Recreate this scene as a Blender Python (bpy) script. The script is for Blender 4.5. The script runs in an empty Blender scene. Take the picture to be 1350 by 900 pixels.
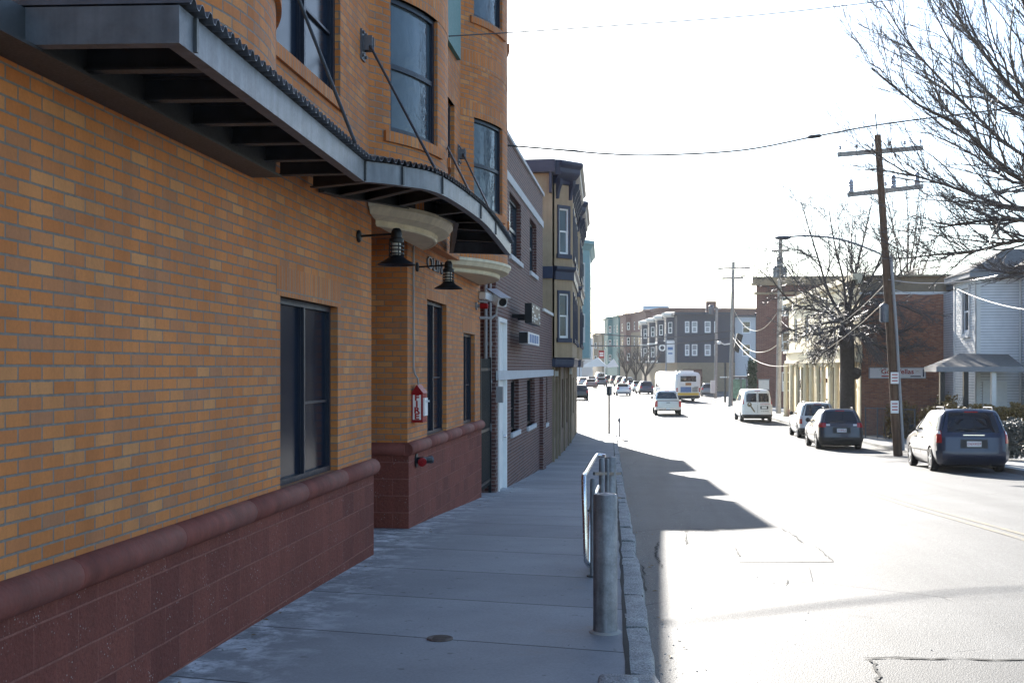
import bpy, bmesh, math, random
from mathutils import Vector, Matrix
random.seed(7)
sc = bpy.context.scene
col = sc.collection
PI = math.pi
R = math.radians
FPX = 1530.0; KD = 1.7
TH = math.atan(176/FPX); SN, CS = math.sin(TH), math.cos(TH)
EYE = 1.75

# ------------------------------------------------------------------ measuring helpers (surveyed points of the street)
def V(px, py, d):
    d *= KD; u = (px-675)/FPX
    return Vector((d*(-SN+u*CS), d*(CS+u*SN), EYE+d*(485-py)/FPX))
def XY(px, d):
    p = V(px, 485, d); return p.x, p.y
def onX(px, X):
    u = (px-675)/FPX
    return X*(CS+u*SN)/(-SN+u*CS)
def dep(x, y): return -SN*x+CS*y

GT = [(-60,1.6),(-10,.25),(0,.05),(4,0),(8,-.17),(12.5,-.57),(16,-.82),(20,-1.05),(25,-1.32),(30,-1.52),(36,-1.62),(45,-1.66),(60,-1.62),(80,-1.5),(110,-1.3),(160,-1.0),(2000,-.9)]
def lerp_tab(t, y):
    if y <= t[0][0]: return t[0][1]
    for (a,b),(c,d) in zip(t, t[1:]):
        if y <= c: return b+(d-b)*(y-a)/(c-a)
    return t[-1][1]
GT = [(a*1.679+.3 if a>-60 else -60,b) for a,b in GT]
def zg(y):
    w = 2.0 if y < 66 else 6
    return sum(lerp_tab(GT, y+k*w*.5) for k in (-2,-1,0,1,2))/5
def zr(y): return zg(y)-.12
def G(px, py, f=None, off=0):
    f = f or zr
    a, b = 1.5, 400
    for _ in range(60):
        m = (a+b)/2; p = V(px, py, m)
        if p.z > f(p.y)+off: a = m
        else: b = m
    return V(px, py, a)
LT = [(-60,.263+.0288*60),(60.8,.263-.0288*60.8)]
RT = [(-60,9.4),(0,10.0),(32.8,10.07),(48.3,9.97),(58.4,9.72),(75.4,8.86),(92.3,8.0),(109.3,7.29),(126.3,6.3)]
RT2 = [(155.8,1.6),(190.5,-3.24),(228.6,-9.1),(341,-27)]
def xL(y): return lerp_tab(LT, y)
def xR(y): return lerp_tab(RT, y)

# ------------------------------------------------------------------ mesh builder
class MB:
    def __init__(s): s.v=[]; s.f=[]; s.uv=[]; s.mi=[]; s.cur=0
    def pl(s, pts):
        n = Vector((0,0,0)); k = len(pts)
        for i in range(k):
            a, b = Vector(pts[i]), Vector(pts[(i+1)%k])
            n += Vector(((a.y-b.y)*(a.z+b.z),(a.z-b.z)*(a.x+b.x),(a.x-b.x)*(a.y+b.y)))
        if n.length < 1e-12: return [(0,0)]*k
        n.normalize()
        if abs(n.z) > .8: return [(p[0],p[1]) for p in pts]
        l = math.hypot(n.x,n.y); tx, ty = -n.y/l, n.x/l
        return [(p[0]*tx+p[1]*ty, p[2]) for p in pts]
    def face(s, pts, uv=None):
        n = len(s.v); s.v += [tuple(p) for p in pts]
        s.f.append(tuple(range(n,n+len(pts)))); s.uv.append(uv or s.pl(pts)); s.mi.append(s.cur)
    def grid(s, rows, cu=False, cv=False, uv=None):
        n = len(s.v); H = len(rows); W = len(rows[0])
        for r in rows: s.v += [tuple(p) for p in r]
        for i in range(H if cv else H-1):
            for j in range(W if cu else W-1):
                i2, j2 = (i+1)%H, (j+1)%W
                idx = (n+i*W+j, n+i*W+j2, n+i2*W+j2, n+i2*W+j)
                s.f.append(idx)
                if uv: s.uv.append([uv[i][j],uv[i][j2],uv[i2][j2],uv[i2][j]])
                else: s.uv.append(s.pl([s.v[k] for k in idx]))
                s.mi.append(s.cur)
    def box(s, x0,x1,y0,y1,z0,z1):
        s.hexa([(x0,y0,z0),(x1,y0,z0),(x1,y1,z0),(x0,y1,z0)],[(x0,y0,z1),(x1,y0,z1),(x1,y1,z1),(x0,y1,z1)])
    def hexa(s, b, t):
        s.face(b[::-1]); s.face(t)
        for i in range(4):
            j = (i+1)%4; s.face([b[i],b[j],t[j],t[i]])
    def obox(s, c, ax, ay, az):
        c=Vector(c); ax=Vector(ax); ay=Vector(ay); az=Vector(az)
        b=[c-ax-ay-az,c+ax-ay-az,c+ax+ay-az,c-ax+ay-az]; t=[p+2*az for p in b]
        s.hexa(b,t)
    def bar(s, p, q, w, h=None, up=(0,0,1)):
        p=Vector(p); q=Vector(q); d=q-p; h=h or w; up=Vector(up)
        x=d.cross(up)
        if x.length<1e-6: x=d.cross(Vector((1,0,0)))
        x.normalize(); z=x.cross(d).normalized()
        s.obox((p+q)/2, x*w/2, d/2, z*h/2)
    def prism(s, poly, d):
        d=Vector(d); a=[Vector(p) for p in poly]; b=[p+d for p in a]
        s.face(a[::-1]); s.face(b)
        for i in range(len(a)):
            j=(i+1)%len(a); s.face([a[i],a[j],b[j],b[i]])
    def tube(s, pts, rad, n=6, cap=True):
        pts=[Vector(p) for p in pts]
        if not hasattr(rad,'__len__'): rad=[rad]*len(pts)
        t=(pts[1]-pts[0]).normalized()
        a=t.cross(Vector((0,0,1)))
        if a.length<1e-3: a=t.cross(Vector((1,0,0)))
        a.normalize(); rows=[]
        for i,p in enumerate(pts):
            if i==0: t=pts[1]-pts[0]
            elif i==len(pts)-1: t=pts[-1]-pts[-2]
            else: t=(pts[i+1]-pts[i]).normalized()+(pts[i]-pts[i-1]).normalized()
            if t.length<1e-9: t=Vector((0,0,1))
            t.normalize(); a=a-t*a.dot(t)
            if a.length<1e-6: a=t.orthogonal()
            a.normalize(); b=t.cross(a)
            rows.append([p+(a*math.cos(2*PI*k/n)+b*math.sin(2*PI*k/n))*rad[i] for k in range(n)])
        uv=[[(k/n*.5, i*.3) for k in range(n)] for i in range(len(pts))]
        s.grid(rows, cu=True, uv=uv)
        if cap:
            s.face(rows[0][::-1]); s.face(rows[-1])
    def lathe(s, prof, c, axis=(0,0,1), n=16, cap=True):
        c=Vector(c); w=Vector(axis).normalized(); a=w.orthogonal().normalized(); b=w.cross(a)
        rows=[[c+w*h+(a*math.cos(2*PI*k/n)+b*math.sin(2*PI*k/n))*r for k in range(n)] for r,h in prof]
        s.grid(rows, cu=True)
        if cap:
            if prof[0][0]>1e-4: s.face(rows[0][::-1])
            if prof[-1][0]>1e-4: s.face(rows[-1])
    def fbox(s, f, u0,u1,z0,z1,d0,d1, du=None):
        k=max(1,int(math.ceil((u1-u0)/du))) if du else 1
        us=[u0+(u1-u0)*i/k for i in range(k+1)]
        for a,b in zip(us,us[1:]):
            s.face([f(a,z0,d1),f(b,z0,d1),f(b,z1,d1),f(a,z1,d1)],[(a,z0),(b,z0),(b,z1),(a,z1)])
            s.face([f(b,z0,d0),f(a,z0,d0),f(a,z1,d0),f(b,z1,d0)])
            s.face([f(a,z1,d1),f(b,z1,d1),f(b,z1,d0),f(a,z1,d0)],[(a,d1),(b,d1),(b,d0),(a,d0)])
            s.face([f(a,z0,d0),f(b,z0,d0),f(b,z0,d1),f(a,z0,d1)],[(a,d0),(b,d0),(b,d1),(a,d1)])
        s.face([f(u0,z0,d0),f(u0,z0,d1),f(u0,z1,d1),f(u0,z1,d0)],[(d0,z0),(d1,z0),(d1,z1),(d0,z1)])
        s.face([f(u1,z0,d1),f(u1,z0,d0),f(u1,z1,d0),f(u1,z1,d1)],[(d1,z0),(d0,z0),(d0,z1),(d1,z1)])
    def wall(s, f, u0,u1,z0,z1, holes=(), depth=.1, du=None):
        us={u0,u1}; zs={z0,z1}
        for a,b,c,d in holes: us|={a,b}; zs|={c,d}
        if du:
            k=int((u1-u0)/du)
            for i in range(1,k): us.add(u0+(u1-u0)*i/k)
        us=sorted(us); zs=sorted(zs)
        for a,b in zip(us,us[1:]):
            for c,d in zip(zs,zs[1:]):
                m=((a+b)/2,(c+d)/2)
                if any(h[0]<m[0]<h[1] and h[2]<m[1]<h[3] for h in holes): continue
                s.face([f(a,c,0),f(b,c,0),f(b,d,0),f(a,d,0)],[(a,c),(b,c),(b,d),(a,d)])
        for ha,hb,hc,hd in holes:
            for a,w in ((ha,1),(hb,-1)):
                s.face([f(a,hc,0),f(a,hc,-depth),f(a,hd,-depth),f(a,hd,0)],[(a,hc),(a-w*depth,hc),(a-w*depth,hd),(a,hd)])
            hu=[u for u in us if ha<=u<=hb]
            for a,b in zip(hu,hu[1:]):
                for z in (hc,hd):
                    s.face([f(a,z,0),f(b,z,0),f(b,z,-depth),f(a,z,-depth)],[(a,z),(b,z),(b,z-depth),(a,z-depth)])
    def build(s, name, mats, parent=None, smooth=False, angle=35, merge=False, recalc=True):
        me=bpy.data.meshes.new(name)
        off=Vector((0,0,0))
        if parent is not None:
            r=parent
            while r.parent is not None: r=r.parent
            off=r.location
        me.from_pydata([(x-off[0],y-off[1],z-off[2]) for x,y,z in s.v],[],s.f)
        if not isinstance(mats,(list,tuple)): mats=[mats]
        for m in mats: me.materials.append(m)
        if len(mats)>1: me.polygons.foreach_set('material_index', s.mi)
        ul=me.uv_layers.new(name='UVMap')
        ul.data.foreach_set('uv',[c for fu in s.uv for p in fu for c in p])
        if merge or recalc:
            bm=bmesh.new(); bm.from_mesh(me)
            if merge: bmesh.ops.remove_doubles(bm, verts=bm.verts, dist=.0004)
            if recalc: bmesh.ops.recalc_face_normals(bm, faces=bm.faces)
            bm.to_mesh(me); bm.free()
        if smooth:
            me.polygons.foreach_set('use_smooth',[True]*len(me.polygons))
            me.set_sharp_from_angle(angle=R(angle))
        o=bpy.data.objects.new(name,me); col.objects.link(o)
        if parent is not None: o.parent=parent
        return o

def tag(o, label=None, cat=None, group=None, kind=None):
    if label: o['label']=label
    if cat: o['category']=cat
    if group: o['group']=group
    if kind: o['kind']=kind
    return o
def thing(name, label, cat, loc=(0,0,0), group=None, rz=0):
    o=bpy.data.objects.new(name,None); col.objects.link(o)
    o.location=loc; o.rotation_euler=(0,0,rz); o.empty_display_size=.2
    return tag(o,label,cat,group)
def copy_thing(src, loc, rz=None, label=None):
    def cp(o,parent):
        c=o.copy(); col.objects.link(c)
        if parent: c.parent=parent
        for ch in o.children: cp(ch,c)
        return c
    c=cp(src,None); c.location=loc
    if rz is not None: c.rotation_euler=(0,0,rz)
    if label: c['label']=label
    return c

_txt={}
def text_obj(name, s, size, mat, parent, origin, xdir, zdir, extrude=.002, align='CENTER', spacing=1.0, sx=1.0, bold=0):
    cu=bpy.data.curves.new(name,'FONT'); cu.body=s; cu.size=size; cu.extrude=extrude
    cu.align_x=align; cu.align_y='CENTER'; cu.space_line=spacing; cu.resolution_u=3; cu.offset=bold
    t=bpy.data.objects.new(name+'_src',cu); col.objects.link(t)
    dg=bpy.context.evaluated_depsgraph_get(); me=bpy.data.meshes.new_from_object(t.evaluated_get(dg))
    bpy.data.objects.remove(t); bpy.data.curves.remove(cu)
    x=Vector(xdir).normalized(); z=Vector(zdir).normalized(); n=x.cross(z)
    M=Matrix((x*sx,z,n)).transposed().to_4x4(); M.translation=Vector(origin)
    off=Vector((0,0,0))
    if parent is not None:
        r=parent
        while r.parent is not None: r=r.parent
        off=r.location
    M.translation=M.translation-off
    me.transform(M); me.materials.clear(); me.materials.append(mat); me.name=name
    o=bpy.data.objects.new(name,me); col.objects.link(o)
    if parent is not None: o.parent=parent
    return o

# ------------------------------------------------------------------ materials
class NT:
    def __init__(s,name):
        m=bpy.data.materials.new(name); m.use_nodes=True; s.m=m; s.nt=m.node_tree; s.n=s.nt.nodes
        s.b=s.n['Principled BSDF']
    def node(s,t,**k):
        n=s.n.new(t)
        for a,b in k.items(): setattr(n,a,b)
        return n
    def put(s,sock,v):
        if isinstance(v,bpy.types.NodeSocket): s.nt.links.new(v,sock)
        elif v is not None: sock.default_value=v
    def m_(s,op,a,b=None,c=None):
        n=s.node('ShaderNodeMath',operation=op)
        s.put(n.inputs[0],a)
        if b is not None: s.put(n.inputs[1],b)
        if c is not None: s.put(n.inputs[2],c)
        return n.outputs[0]
    def noise(s,vec,scale,detail=3,rough=.55,dist=0):
        n=s.node('ShaderNodeTexNoise'); s.put(n.inputs['Vector'],vec)
        n.inputs['Scale'].default_value=scale; n.inputs['Detail'].default_value=detail
        n.inputs['Roughness'].default_value=rough; n.inputs['Distortion'].default_value=dist
        return n.outputs['Fac']
    def ramp(s,fac,stops,interp='LINEAR'):
        n=s.node('ShaderNodeValToRGB'); s.put(n.inputs[0],fac); e=n.color_ramp; e.interpolation=interp
        while len(e.elements)<len(stops): e.elements.new(.5)
        for x,(p,c) in zip(e.elements,stops):
            x.position=p; x.color=(c[0],c[1],c[2],1) if hasattr(c,'__len__') else (c,c,c,1)
        return n.outputs[0]
    def mix(s,fac,a,b,mode='MIX'):
        n=s.node('ShaderNodeMix',data_type='RGBA',blend_type=mode)
        s.put(n.inputs[0],fac)
        for sk,v in ((n.inputs[6],a),(n.inputs[7],b)):
            if isinstance(v,(tuple,list)): v=(v[0],v[1],v[2],1)
            s.put(sk,v)
        return n.outputs[2]
    def rng(s,v,a,b,c=0,d=1):
        n=s.node('ShaderNodeMapRange'); s.put(n.inputs[0],v)
        for i,x in enumerate((a,b,c,d)): s.put(n.inputs[i+1],x)
        return n.outputs[0]
    def coord(s,k='Object'): return s.node('ShaderNodeTexCoord').outputs[k]
    def uvsplit(s,k='UV'):
        n=s.node('ShaderNodeSeparateXYZ'); s.put(n.inputs[0],s.coord(k)); return n.outputs
    def comb(s,x,y,z=0):
        n=s.node('ShaderNodeCombineXYZ'); s.put(n.inputs[0],x); s.put(n.inputs[1],y); s.put(n.inputs[2],z); return n.outputs[0]
    def scale(s,vec,sx,sy,sz):
        n=s.node('ShaderNodeMapping'); s.put(n.inputs[0],vec); n.inputs['Scale'].default_value=(sx,sy,sz); return n.outputs[0]
    def bump(s,h,strength=.4,dist=.01):
        n=s.node('ShaderNodeBump'); s.put(n.inputs['Height'],h); n.inputs['Strength'].default_value=strength; n.inputs['Distance'].default_value=dist
        s.put(s.b.inputs['Normal'],n.outputs[0])
    def out(s,colr=None,rough=None,metal=None,spec=None,coat=None):
        i=s.b.inputs
        if isinstance(colr,(tuple,list)): colr=(colr[0],colr[1],colr[2],1)
        s.put(i['Base Color'],colr); s.put(i['Roughness'],rough); s.put(i['Metallic'],metal)
        s.put(i['Specular IOR Level'],spec); s.put(i['Coat Weight'],coat)
        return s.m

def pbr(name,c,rough=.6,metal=0,var=.15,scale=6,bump=0,spec=.4,coat=0,streak=0):
    t=NT(name); o=t.coord('Object')
    n=t.noise(o,scale,4); n2=t.noise(o,scale*7,3)
    f=t.m_('ADD',t.m_('MULTIPLY',n,.7),t.m_('MULTIPLY',n2,.3))
    f=t.rng(f,.3,.7,1-var,1+var)
    if streak:
        f=t.m_('MULTIPLY',f,t.rng(t.noise(t.scale(o,9,9,.6),1.2,4),.35,.7,1-streak,1+streak*.3))
    cc=t.mix(1.0,c,t.comb(f,f,f),'MULTIPLY')
    rr=t.rng(n2,.3,.7,max(0.02,rough-.08),min(1,rough+.08))
    if bump: t.bump(t.noise(o,scale*9,4),bump,.01)
    return t.out(cc,rr,metal,spec,coat)

def brickmat(name,w,h,mortar,stops,mcol,offset=.5,bump=.5,rough=.75,grain=.12,speck=0,split=0,vj=1.0):
    t=NT(name); uv=t.uvsplit(); u,v=uv[0],uv[1]
    o=t.coord('Object')
    wob=t.m_('MULTIPLY',t.m_('SUBTRACT',t.noise(o,3.0,2),.5),.004)
    v=t.m_('ADD',v,wob)
    vr=t.m_('DIVIDE',v,h); row=t.m_('FLOOR',vr)
    uo=t.m_('ADD',t.m_('DIVIDE',u,w),t.m_('MULTIPLY',t.m_('FLOORED_MODULO',row,2.0),offset))
    cl=t.m_('FLOOR',uo)
    fu=t.m_('SUBTRACT',uo,cl); fv=t.m_('SUBTRACT',vr,row)
    du=t.m_('MULTIPLY',t.m_('MINIMUM',fu,t.m_('SUBTRACT',1.0,fu)),w)
    dv=t.m_('MULTIPLY',t.m_('MINIMUM',fv,t.m_('SUBTRACT',1.0,fv)),h)
    du=t.m_('MULTIPLY',du,vj)
    d=t.m_('ADD',t.m_('MINIMUM',du,dv),t.m_('MULTIPLY',t.m_('SUBTRACT',t.noise(o,90,2),.5),mortar*.6))
    mask=t.rng(d,mortar*.42,mortar*.62)
    wn=t.node('ShaderNodeTexWhiteNoise',noise_dimensions='2D'); t.put(wn.inputs['Vector'],t.comb(cl,row))
    c=t.ramp(wn.outputs['Value'],stops)
    g=t.rng(t.noise(o,45,5,.7),.25,.75,1-grain,1+grain)
    big=t.m_('MULTIPLY',t.rng(t.noise(o,.8,4),.3,.7,.86,1.1),t.rng(t.noise(t.scale(o,5,5,.5),1.3,4),.3,.6,.86,1.03))
    g=t.m_('MULTIPLY',g,big)
    c=t.mix(1.0,c,t.comb(g,g,g),'MULTIPLY')
    if speck:
        vo=t.node('ShaderNodeTexVoronoi'); t.put(vo.inputs['Vector'],o); vo.inputs['Scale'].default_value=42
        sp=t.rng(vo.outputs['Distance'],.13,.2,1,0)
        sp=t.m_('MULTIPLY',sp,t.rng(t.noise(o,6,2),.5,.62,0,speck))
        c=t.mix(sp,c,(.5,.45,.42))
    mg=t.rng(t.noise(o,20,4),.3,.7,.8,1.2)
    mc=t.mix(1.0,mcol,t.comb(mg,mg,mg),'MULTIPLY')
    c=t.mix(mask,mc,c)
    hgt=mask
    if split: hgt=t.m_('ADD',t.m_('MULTIPLY',mask,.5),t.m_('MULTIPLY',t.noise(o,28,6,.7),split))
    else: hgt=t.m_('ADD',mask,t.m_('MULTIPLY',t.noise(o,120,3),.25))
    t.bump(hgt,bump,.006 if not split else .03)
    return t.out(c,rough,0,.3)

YST=[(0,(.47,.158,.042)),(.2,(.53,.188,.052)),(.4,(.55,.208,.062)),(.56,(.49,.17,.050)),(.70,(.455,.178,.066)),(.80,(.40,.175,.082)),(.86,(.52,.205,.068)),(.95,(.565,.255,.094)),(1,(.50,.178,.052))]
M={}
M['ybrick']=brickmat('yellow_brick',.2032,.0677,.011,YST,(.20,.175,.15))
M['ysold']=brickmat('yellow_soldier_brick',.0677,.2332,.010,YST,(.23,.205,.175),offset=0)
M['cmu']=brickmat('red_split_block',.406,.203,.011,[(0,(.215,.064,.047)),(.5,(.24,.074,.053)),(1,(.18,.054,.041))],(.32,.13,.10),bump=.9,rough=.9,grain=.3,speck=.9,split=.9,vj=2.6)
M['bbrick']=brickmat('brown_brick',.215,.0700,.0105,[(0,(.13,.055,.045)),(.3,(.10,.045,.040)),(.6,(.145,.062,.05)),(.85,(.075,.037,.035)),(1,(.12,.055,.048))],(.30,.26,.25))
M['rbrick']=brickmat('red_brick',.21,.072,.011,[(0,(.38,.165,.095)),(.4,(.28,.12,.072)),(.7,(.42,.20,.12)),(1,(.23,.105,.075))],(.22,.18,.15))
M['farbrick']=brickmat('far_brick',.3,.1,.012,[(0,(.16,.075,.06)),(.5,(.13,.06,.05)),(1,(.19,.09,.07))],(.25,.2,.18))
M['mould']=pbr('red_cast_stone',(.205,.060,.044),.78,var=.3,scale=5,bump=.3,streak=.2)
M['stucco']=pbr('beige_stucco',(.40,.295,.19),.9,var=.12,scale=3,bump=.25,streak=.12)
M['storefront']=pbr('brown_storefront_panel',(.17,.115,.08),.8,var=.2,scale=3,bump=.15)
M['stuccodk']=pbr('tan_stucco',(.26,.205,.14),.9,var=.14,scale=3,bump=.2)
M['navy']=pbr('navy_paint',(.035,.042,.075),.45,var=.15)
M['navywall']=pbr('navy_cladding',(.035,.042,.062),.6,var=.12)
M['white']=pbr('white_paint',(.78,.78,.77),.5,var=.05)
M['offwhite']=pbr('off_white_paint',(.70,.69,.66),.6,var=.08)
M['cream']=pbr('cream_trim',(.66,.585,.42),.55,var=.09,scale=4,streak=.15)
M['stone']=pbr('light_stone',(.52,.53,.55),.8,var=.1,scale=8,bump=.1)
M['teal']=pbr('teal_paint',(.27,.40,.41),.6,var=.1)
M['tealdk']=pbr('dark_teal_paint',(.05,.16,.16),.6,var=.1)
M['galv']=pbr('galvanised_steel',(.155,.17,.195),.5,.5,var=.22,scale=9,streak=.25)
M['galvdk']=pbr('dull_grey_steel',(.07,.075,.08),.5,.5,var=.2,scale=9)
M['stainless']=pbr('stainless_steel',(.62,.63,.65),.22,1,var=.08)
M['bollard']=pbr('weathered_steel_pipe',(.27,.28,.30),.55,.4,var=.42,scale=9,streak=.5,bump=.3)
M['black']=pbr('black_metal',(.018,.019,.022),.45,.3,var=.2)
M['dark']=pbr('dark_void',(.012,.012,.014),.9,var=.1)
M['bframe']=pbr('dark_blue_window_frame',(.022,.028,.045),.4,.2,var=.15)
M['pipe']=pbr('grey_pipe',(.30,.30,.31),.5,.2,var=.12)
M['white_plastic']=pbr('white_plastic',(.72,.73,.74),.4,var=.05)
M['red']=pbr('red_paint',(.26,.008,.012),.5,var=.15,spec=.2)
M['redlt']=pbr('red_lettering',(.36,.012,.014),.5,var=.05)
M['grey']=pbr('grey_paint',(.22,.23,.25),.5,var=.1)
M['wood']=pbr('brown_pole_wood',(.13,.075,.045),.9,var=.25,scale=5,bump=.3,streak=.35)
M['greywood']=pbr('grey_weathered_wood',(.32,.30,.28),.9,var=.2,scale=5,bump=.3,streak=.3)
M['bark']=pbr('dark_bark',(.075,.06,.05),.95,var=.3,scale=8,bump=.5)
M['twig']=pbr('grey_brown_twigs',(.095,.08,.073),.55,var=.25,scale=2,spec=.4)
M['shingle']=pbr('grey_roof_shingles',(.17,.155,.14),.95,var=.25,scale=9,bump=.3)
M['bulb']=pbr('frosted_lamp_glass',(.65,.63,.58),.3,var=.05)
M['rubber']=pbr('tyre_rubber',(.022,.022,.023),.8,var=.15)
M['rim']=pbr('alloy_rim',(.5,.51,.53),.3,.9,var=.08)
M['plastic_blk']=pbr('black_plastic',(.025,.026,.028),.55,var=.1)
M['tail']=pbr('red_tail_lamp',(.42,.012,.012),.12,var=.05,coat=.6)
M['clear_lamp']=pbr('clear_lamp_lens',(.75,.74,.74),.1,var=.03,coat=.5)
M['amber']=pbr('amber_display',(.35,.16,.04),.5,var=.1)
M['chrome']=pbr('chrome',(.8,.8,.82),.12,1,var=.03)
M['plate']=pbr('licence_plate',(.75,.75,.76),.4,var=.04)
M['yellow']=pbr('yellow_paint',(.72,.47,.06),.5,var=.08)
M['wire']=pbr('black_cable',(.03,.03,.032),.6,var=.1)
M['wire_sunlit']=pbr('sunlit_cable_tint',(.24,.24,.24),.35,.4,var=.1)  # sunlight on the cables put into a paler grey
M['adblue']=pbr('blue_advert',(.10,.19,.38),.5,var=.2,scale=3)
M['adgreen']=pbr('green_advert',(.16,.30,.22),.35,var=.6,scale=3)
M['ceramic']=pbr('grey_ceramic',(.35,.37,.42),.3,var=.1)
M['rust']=pbr('rusty_iron',(.12,.09,.075),.8,var=.3,scale=20,bump=.3)
def glassm(name,c,rough=.04,wave=0,spec=.6):
    t=NT(name); o=t.coord('Object')
    if wave:
        w=t.noise(t.scale(o,1,1,1),3.5,2,.5,1.5); t.bump(w,wave,.05)
    f=t.rng(t.noise(o,1.3,3),.3,.7,.75,1.25)
    return t.out(t.mix(1.0,c,t.comb(f,f,f),'MULTIPLY'),rough,0,spec)
M['glass']=glassm('dark_window_glass',(.014,.019,.026))
M['glassd']=glassm('dark_screened_glass',(.010,.016,.030),.16,0,.10)
M['glassb']=glassm('blue_window_glass',(.045,.07,.095),.06,.12,.5)
M['glassc']=glassm('car_window_glass',(.012,.014,.02),.03,0,.55)
M['glassl']=glassm('pale_blind_behind_glass',(.30,.32,.33),.15,0,.5)
def clap(name,c,pitch=.115):
    t=NT(name); uv=t.uvsplit(); f=t.m_('FRACT',t.m_('DIVIDE',uv[1],pitch))
    line=t.rng(f,.0,.30,.35,1); o=t.coord('Object')
    g=t.m_('MULTIPLY',line,t.rng(t.noise(o,2.5,3),.3,.7,.92,1.06))
    t.bump(t.m_('SUBTRACT',1.0,f),.7,.02)
    return t.out(t.mix(1.0,c,t.comb(g,g,g),'MULTIPLY'),.55,0,.4)
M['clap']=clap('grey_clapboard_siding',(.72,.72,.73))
M['clap_sunlit']=clap('sunlit_clapboard_siding',(.80,.79,.76))  # same siding, coloured lighter and warmer for the sunlit street face

def concrete(name,c,joint=1.42):
    t=NT(name); uv=t.uvsplit(); u,v=uv[0],uv[1]      # u across from the kerb, v along the street
    o=t.coord('Object')
    vv=t.m_('ADD',v,t.m_('MULTIPLY',t.m_('SUBTRACT',t.noise(o,2.2,2),.5),.02))
    f=t.m_('FRACT',t.m_('DIVIDE',vv,joint)); d=t.m_('MULTIPLY',t.m_('MINIMUM',f,t.m_('SUBTRACT',1.0,f)),joint)
    line=t.rng(d,.005,.013,0,1)
    cell=t.m_('FLOOR',t.m_('DIVIDE',vv,joint))
    wn=t.node('ShaderNodeTexWhiteNoise',noise_dimensions='1D'); t.put(wn.inputs['W'],cell)
    slab=t.rng(wn.outputs['Value'],0,1,.9,1.08)
    a=t.rng(t.noise(o,1.1,5,.6),.3,.7,.88,1.10); b=t.rng(t.noise(o,60,4,.7),.25,.75,.84,1.16)
    g=t.m_('MULTIPLY',t.m_('MULTIPLY',a,b),slab)
    c0=t.mix(1.0,c,t.comb(g,g,g),'MULTIPLY')
    # damp-edge dirt and pale salt bloom hugging the building foot
    wallm=t.rng(u,1.75,2.7,0,1)
    salt=t.m_('MULTIPLY',t.rng(t.noise(t.scale(o,1,1.0,1),3.4,6,.72,.3),.47,.62),t.m_('POWER',wallm,1.3))
    c0=t.mix(t.m_('MULTIPLY',salt,1.0),c0,(.80,.81,.83))
    dirt=t.m_('MULTIPLY',t.rng(t.noise(o,9,5,.7),.56,.66),t.rng(u,2.0,2.8,.0,.75))
    c0=t.mix(dirt,c0,(.10,.095,.09))
    spots=t.rng(t.noise(o,9.5,2),.69,.73,0,.6)
    c0=t.mix(spots,c0,(.12,.115,.11))
    rst=t.m_('MULTIPLY',t.rng(t.noise(o,1.7,4),.62,.75,0,.45),t.rng(u,.0,1.2,1,0))
    c0=t.mix(rst,c0,(.30,.19,.10))
    c0=t.mix(t.m_('MULTIPLY',t.m_('SUBTRACT',1.0,line),.95),c0,(.05,.048,.045))
    t.bump(t.m_('ADD',line,t.m_('MULTIPLY',t.noise(o,130,3),.35)),.35,.008)
    return t.out(c0,.85,0,.3)
M['walk']=concrete('sidewalk_concrete',(.285,.288,.295))
M['walk2']=pbr('far_sidewalk_concrete',(.34,.33,.31),.9,var=.15,scale=1.5,bump=.1)
def asphalt(name,c,lo=.85):
    t=NT(name); o=t.coord('Object')
    vo=t.node('ShaderNodeTexVoronoi'); t.put(vo.inputs['Vector'],o); vo.inputs['Scale'].default_value=95
    st=t.m_('MULTIPLY',t.rng(vo.outputs['Distance'],.1,.6,1.4,.6),t.rng(t.noise(o,38,3,.8),.36,.64,.72,1.28))
    a=t.rng(t.noise(o,.55,5,.6),.3,.7,lo,2-lo); b=t.rng(t.noise(t.scale(o,1.7,.10,1),1.0,4),.3,.7,.78,1.16)
    g=t.m_('MULTIPLY',t.m_('MULTIPLY',a,b),st)
    c0=t.mix(1.0,c,t.comb(g,g,g),'MULTIPLY')
    cr=t.node('ShaderNodeTexVoronoi',feature='DISTANCE_TO_EDGE'); t.put(cr.inputs['Vector'],t.scale(t.mix(.12,o,t.node('ShaderNodeTexNoise').outputs['Color']),1,.7,1)); cr.inputs['Scale'].default_value=.55
    ck=t.m_('MULTIPLY',t.rng(cr.outputs['Distance'],.002,.007,1,0),t.rng(t.noise(o,.5,2),.52,.6))
    c0=t.mix(t.m_('MULTIPLY',ck,.8),c0,(.02,.02,.02))
    t.bump(t.m_('ADD',vo.outputs['Distance'],t.m_('MULTIPLY',ck,-2.0)),.5,.006)
    return t.out(c0,.72,0,.35)
M['asphalt']=asphalt('worn_asphalt',(.118,.117,.115))
M['asphalt2']=asphalt('asphalt_patch',(.085,.084,.083))
def granite(name,c):
    t=NT(name); o=t.coord('Object')
    n=t.rng(t.noise(o,75,4,.85),.38,.62,.35,1.5); m=t.rng(t.noise(o,6,4),.3,.7,.75,1.2)
    g=t.m_('MULTIPLY',n,m); t.bump(t.noise(o,22,6,.7),.8,.02)
    return t.out(t.mix(1.0,c,t.comb(g,g,g),'MULTIPLY'),.85,0,.3)
M['granite']=granite('granite_kerb',(.33,.33,.325))
M['crack']=pbr('dark_crack_filler',(.02,.02,.02),.9)
M['grass']=pbr('winter_ground',(.10,.085,.05),1,var=.3,scale=2,bump=.3)
M['leafy']=pbr('golden_brown_hedge_leaf',(.20,.125,.035),.7,var=.45,scale=9)
M['leafg']=pbr('dull_green_hedge_leaf',(.075,.085,.045),.7,var=.4,scale=9)
M['leafgrey']=pbr('grey_green_hedge_leaf',(.10,.10,.085),.6,var=.4,scale=9)
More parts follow.
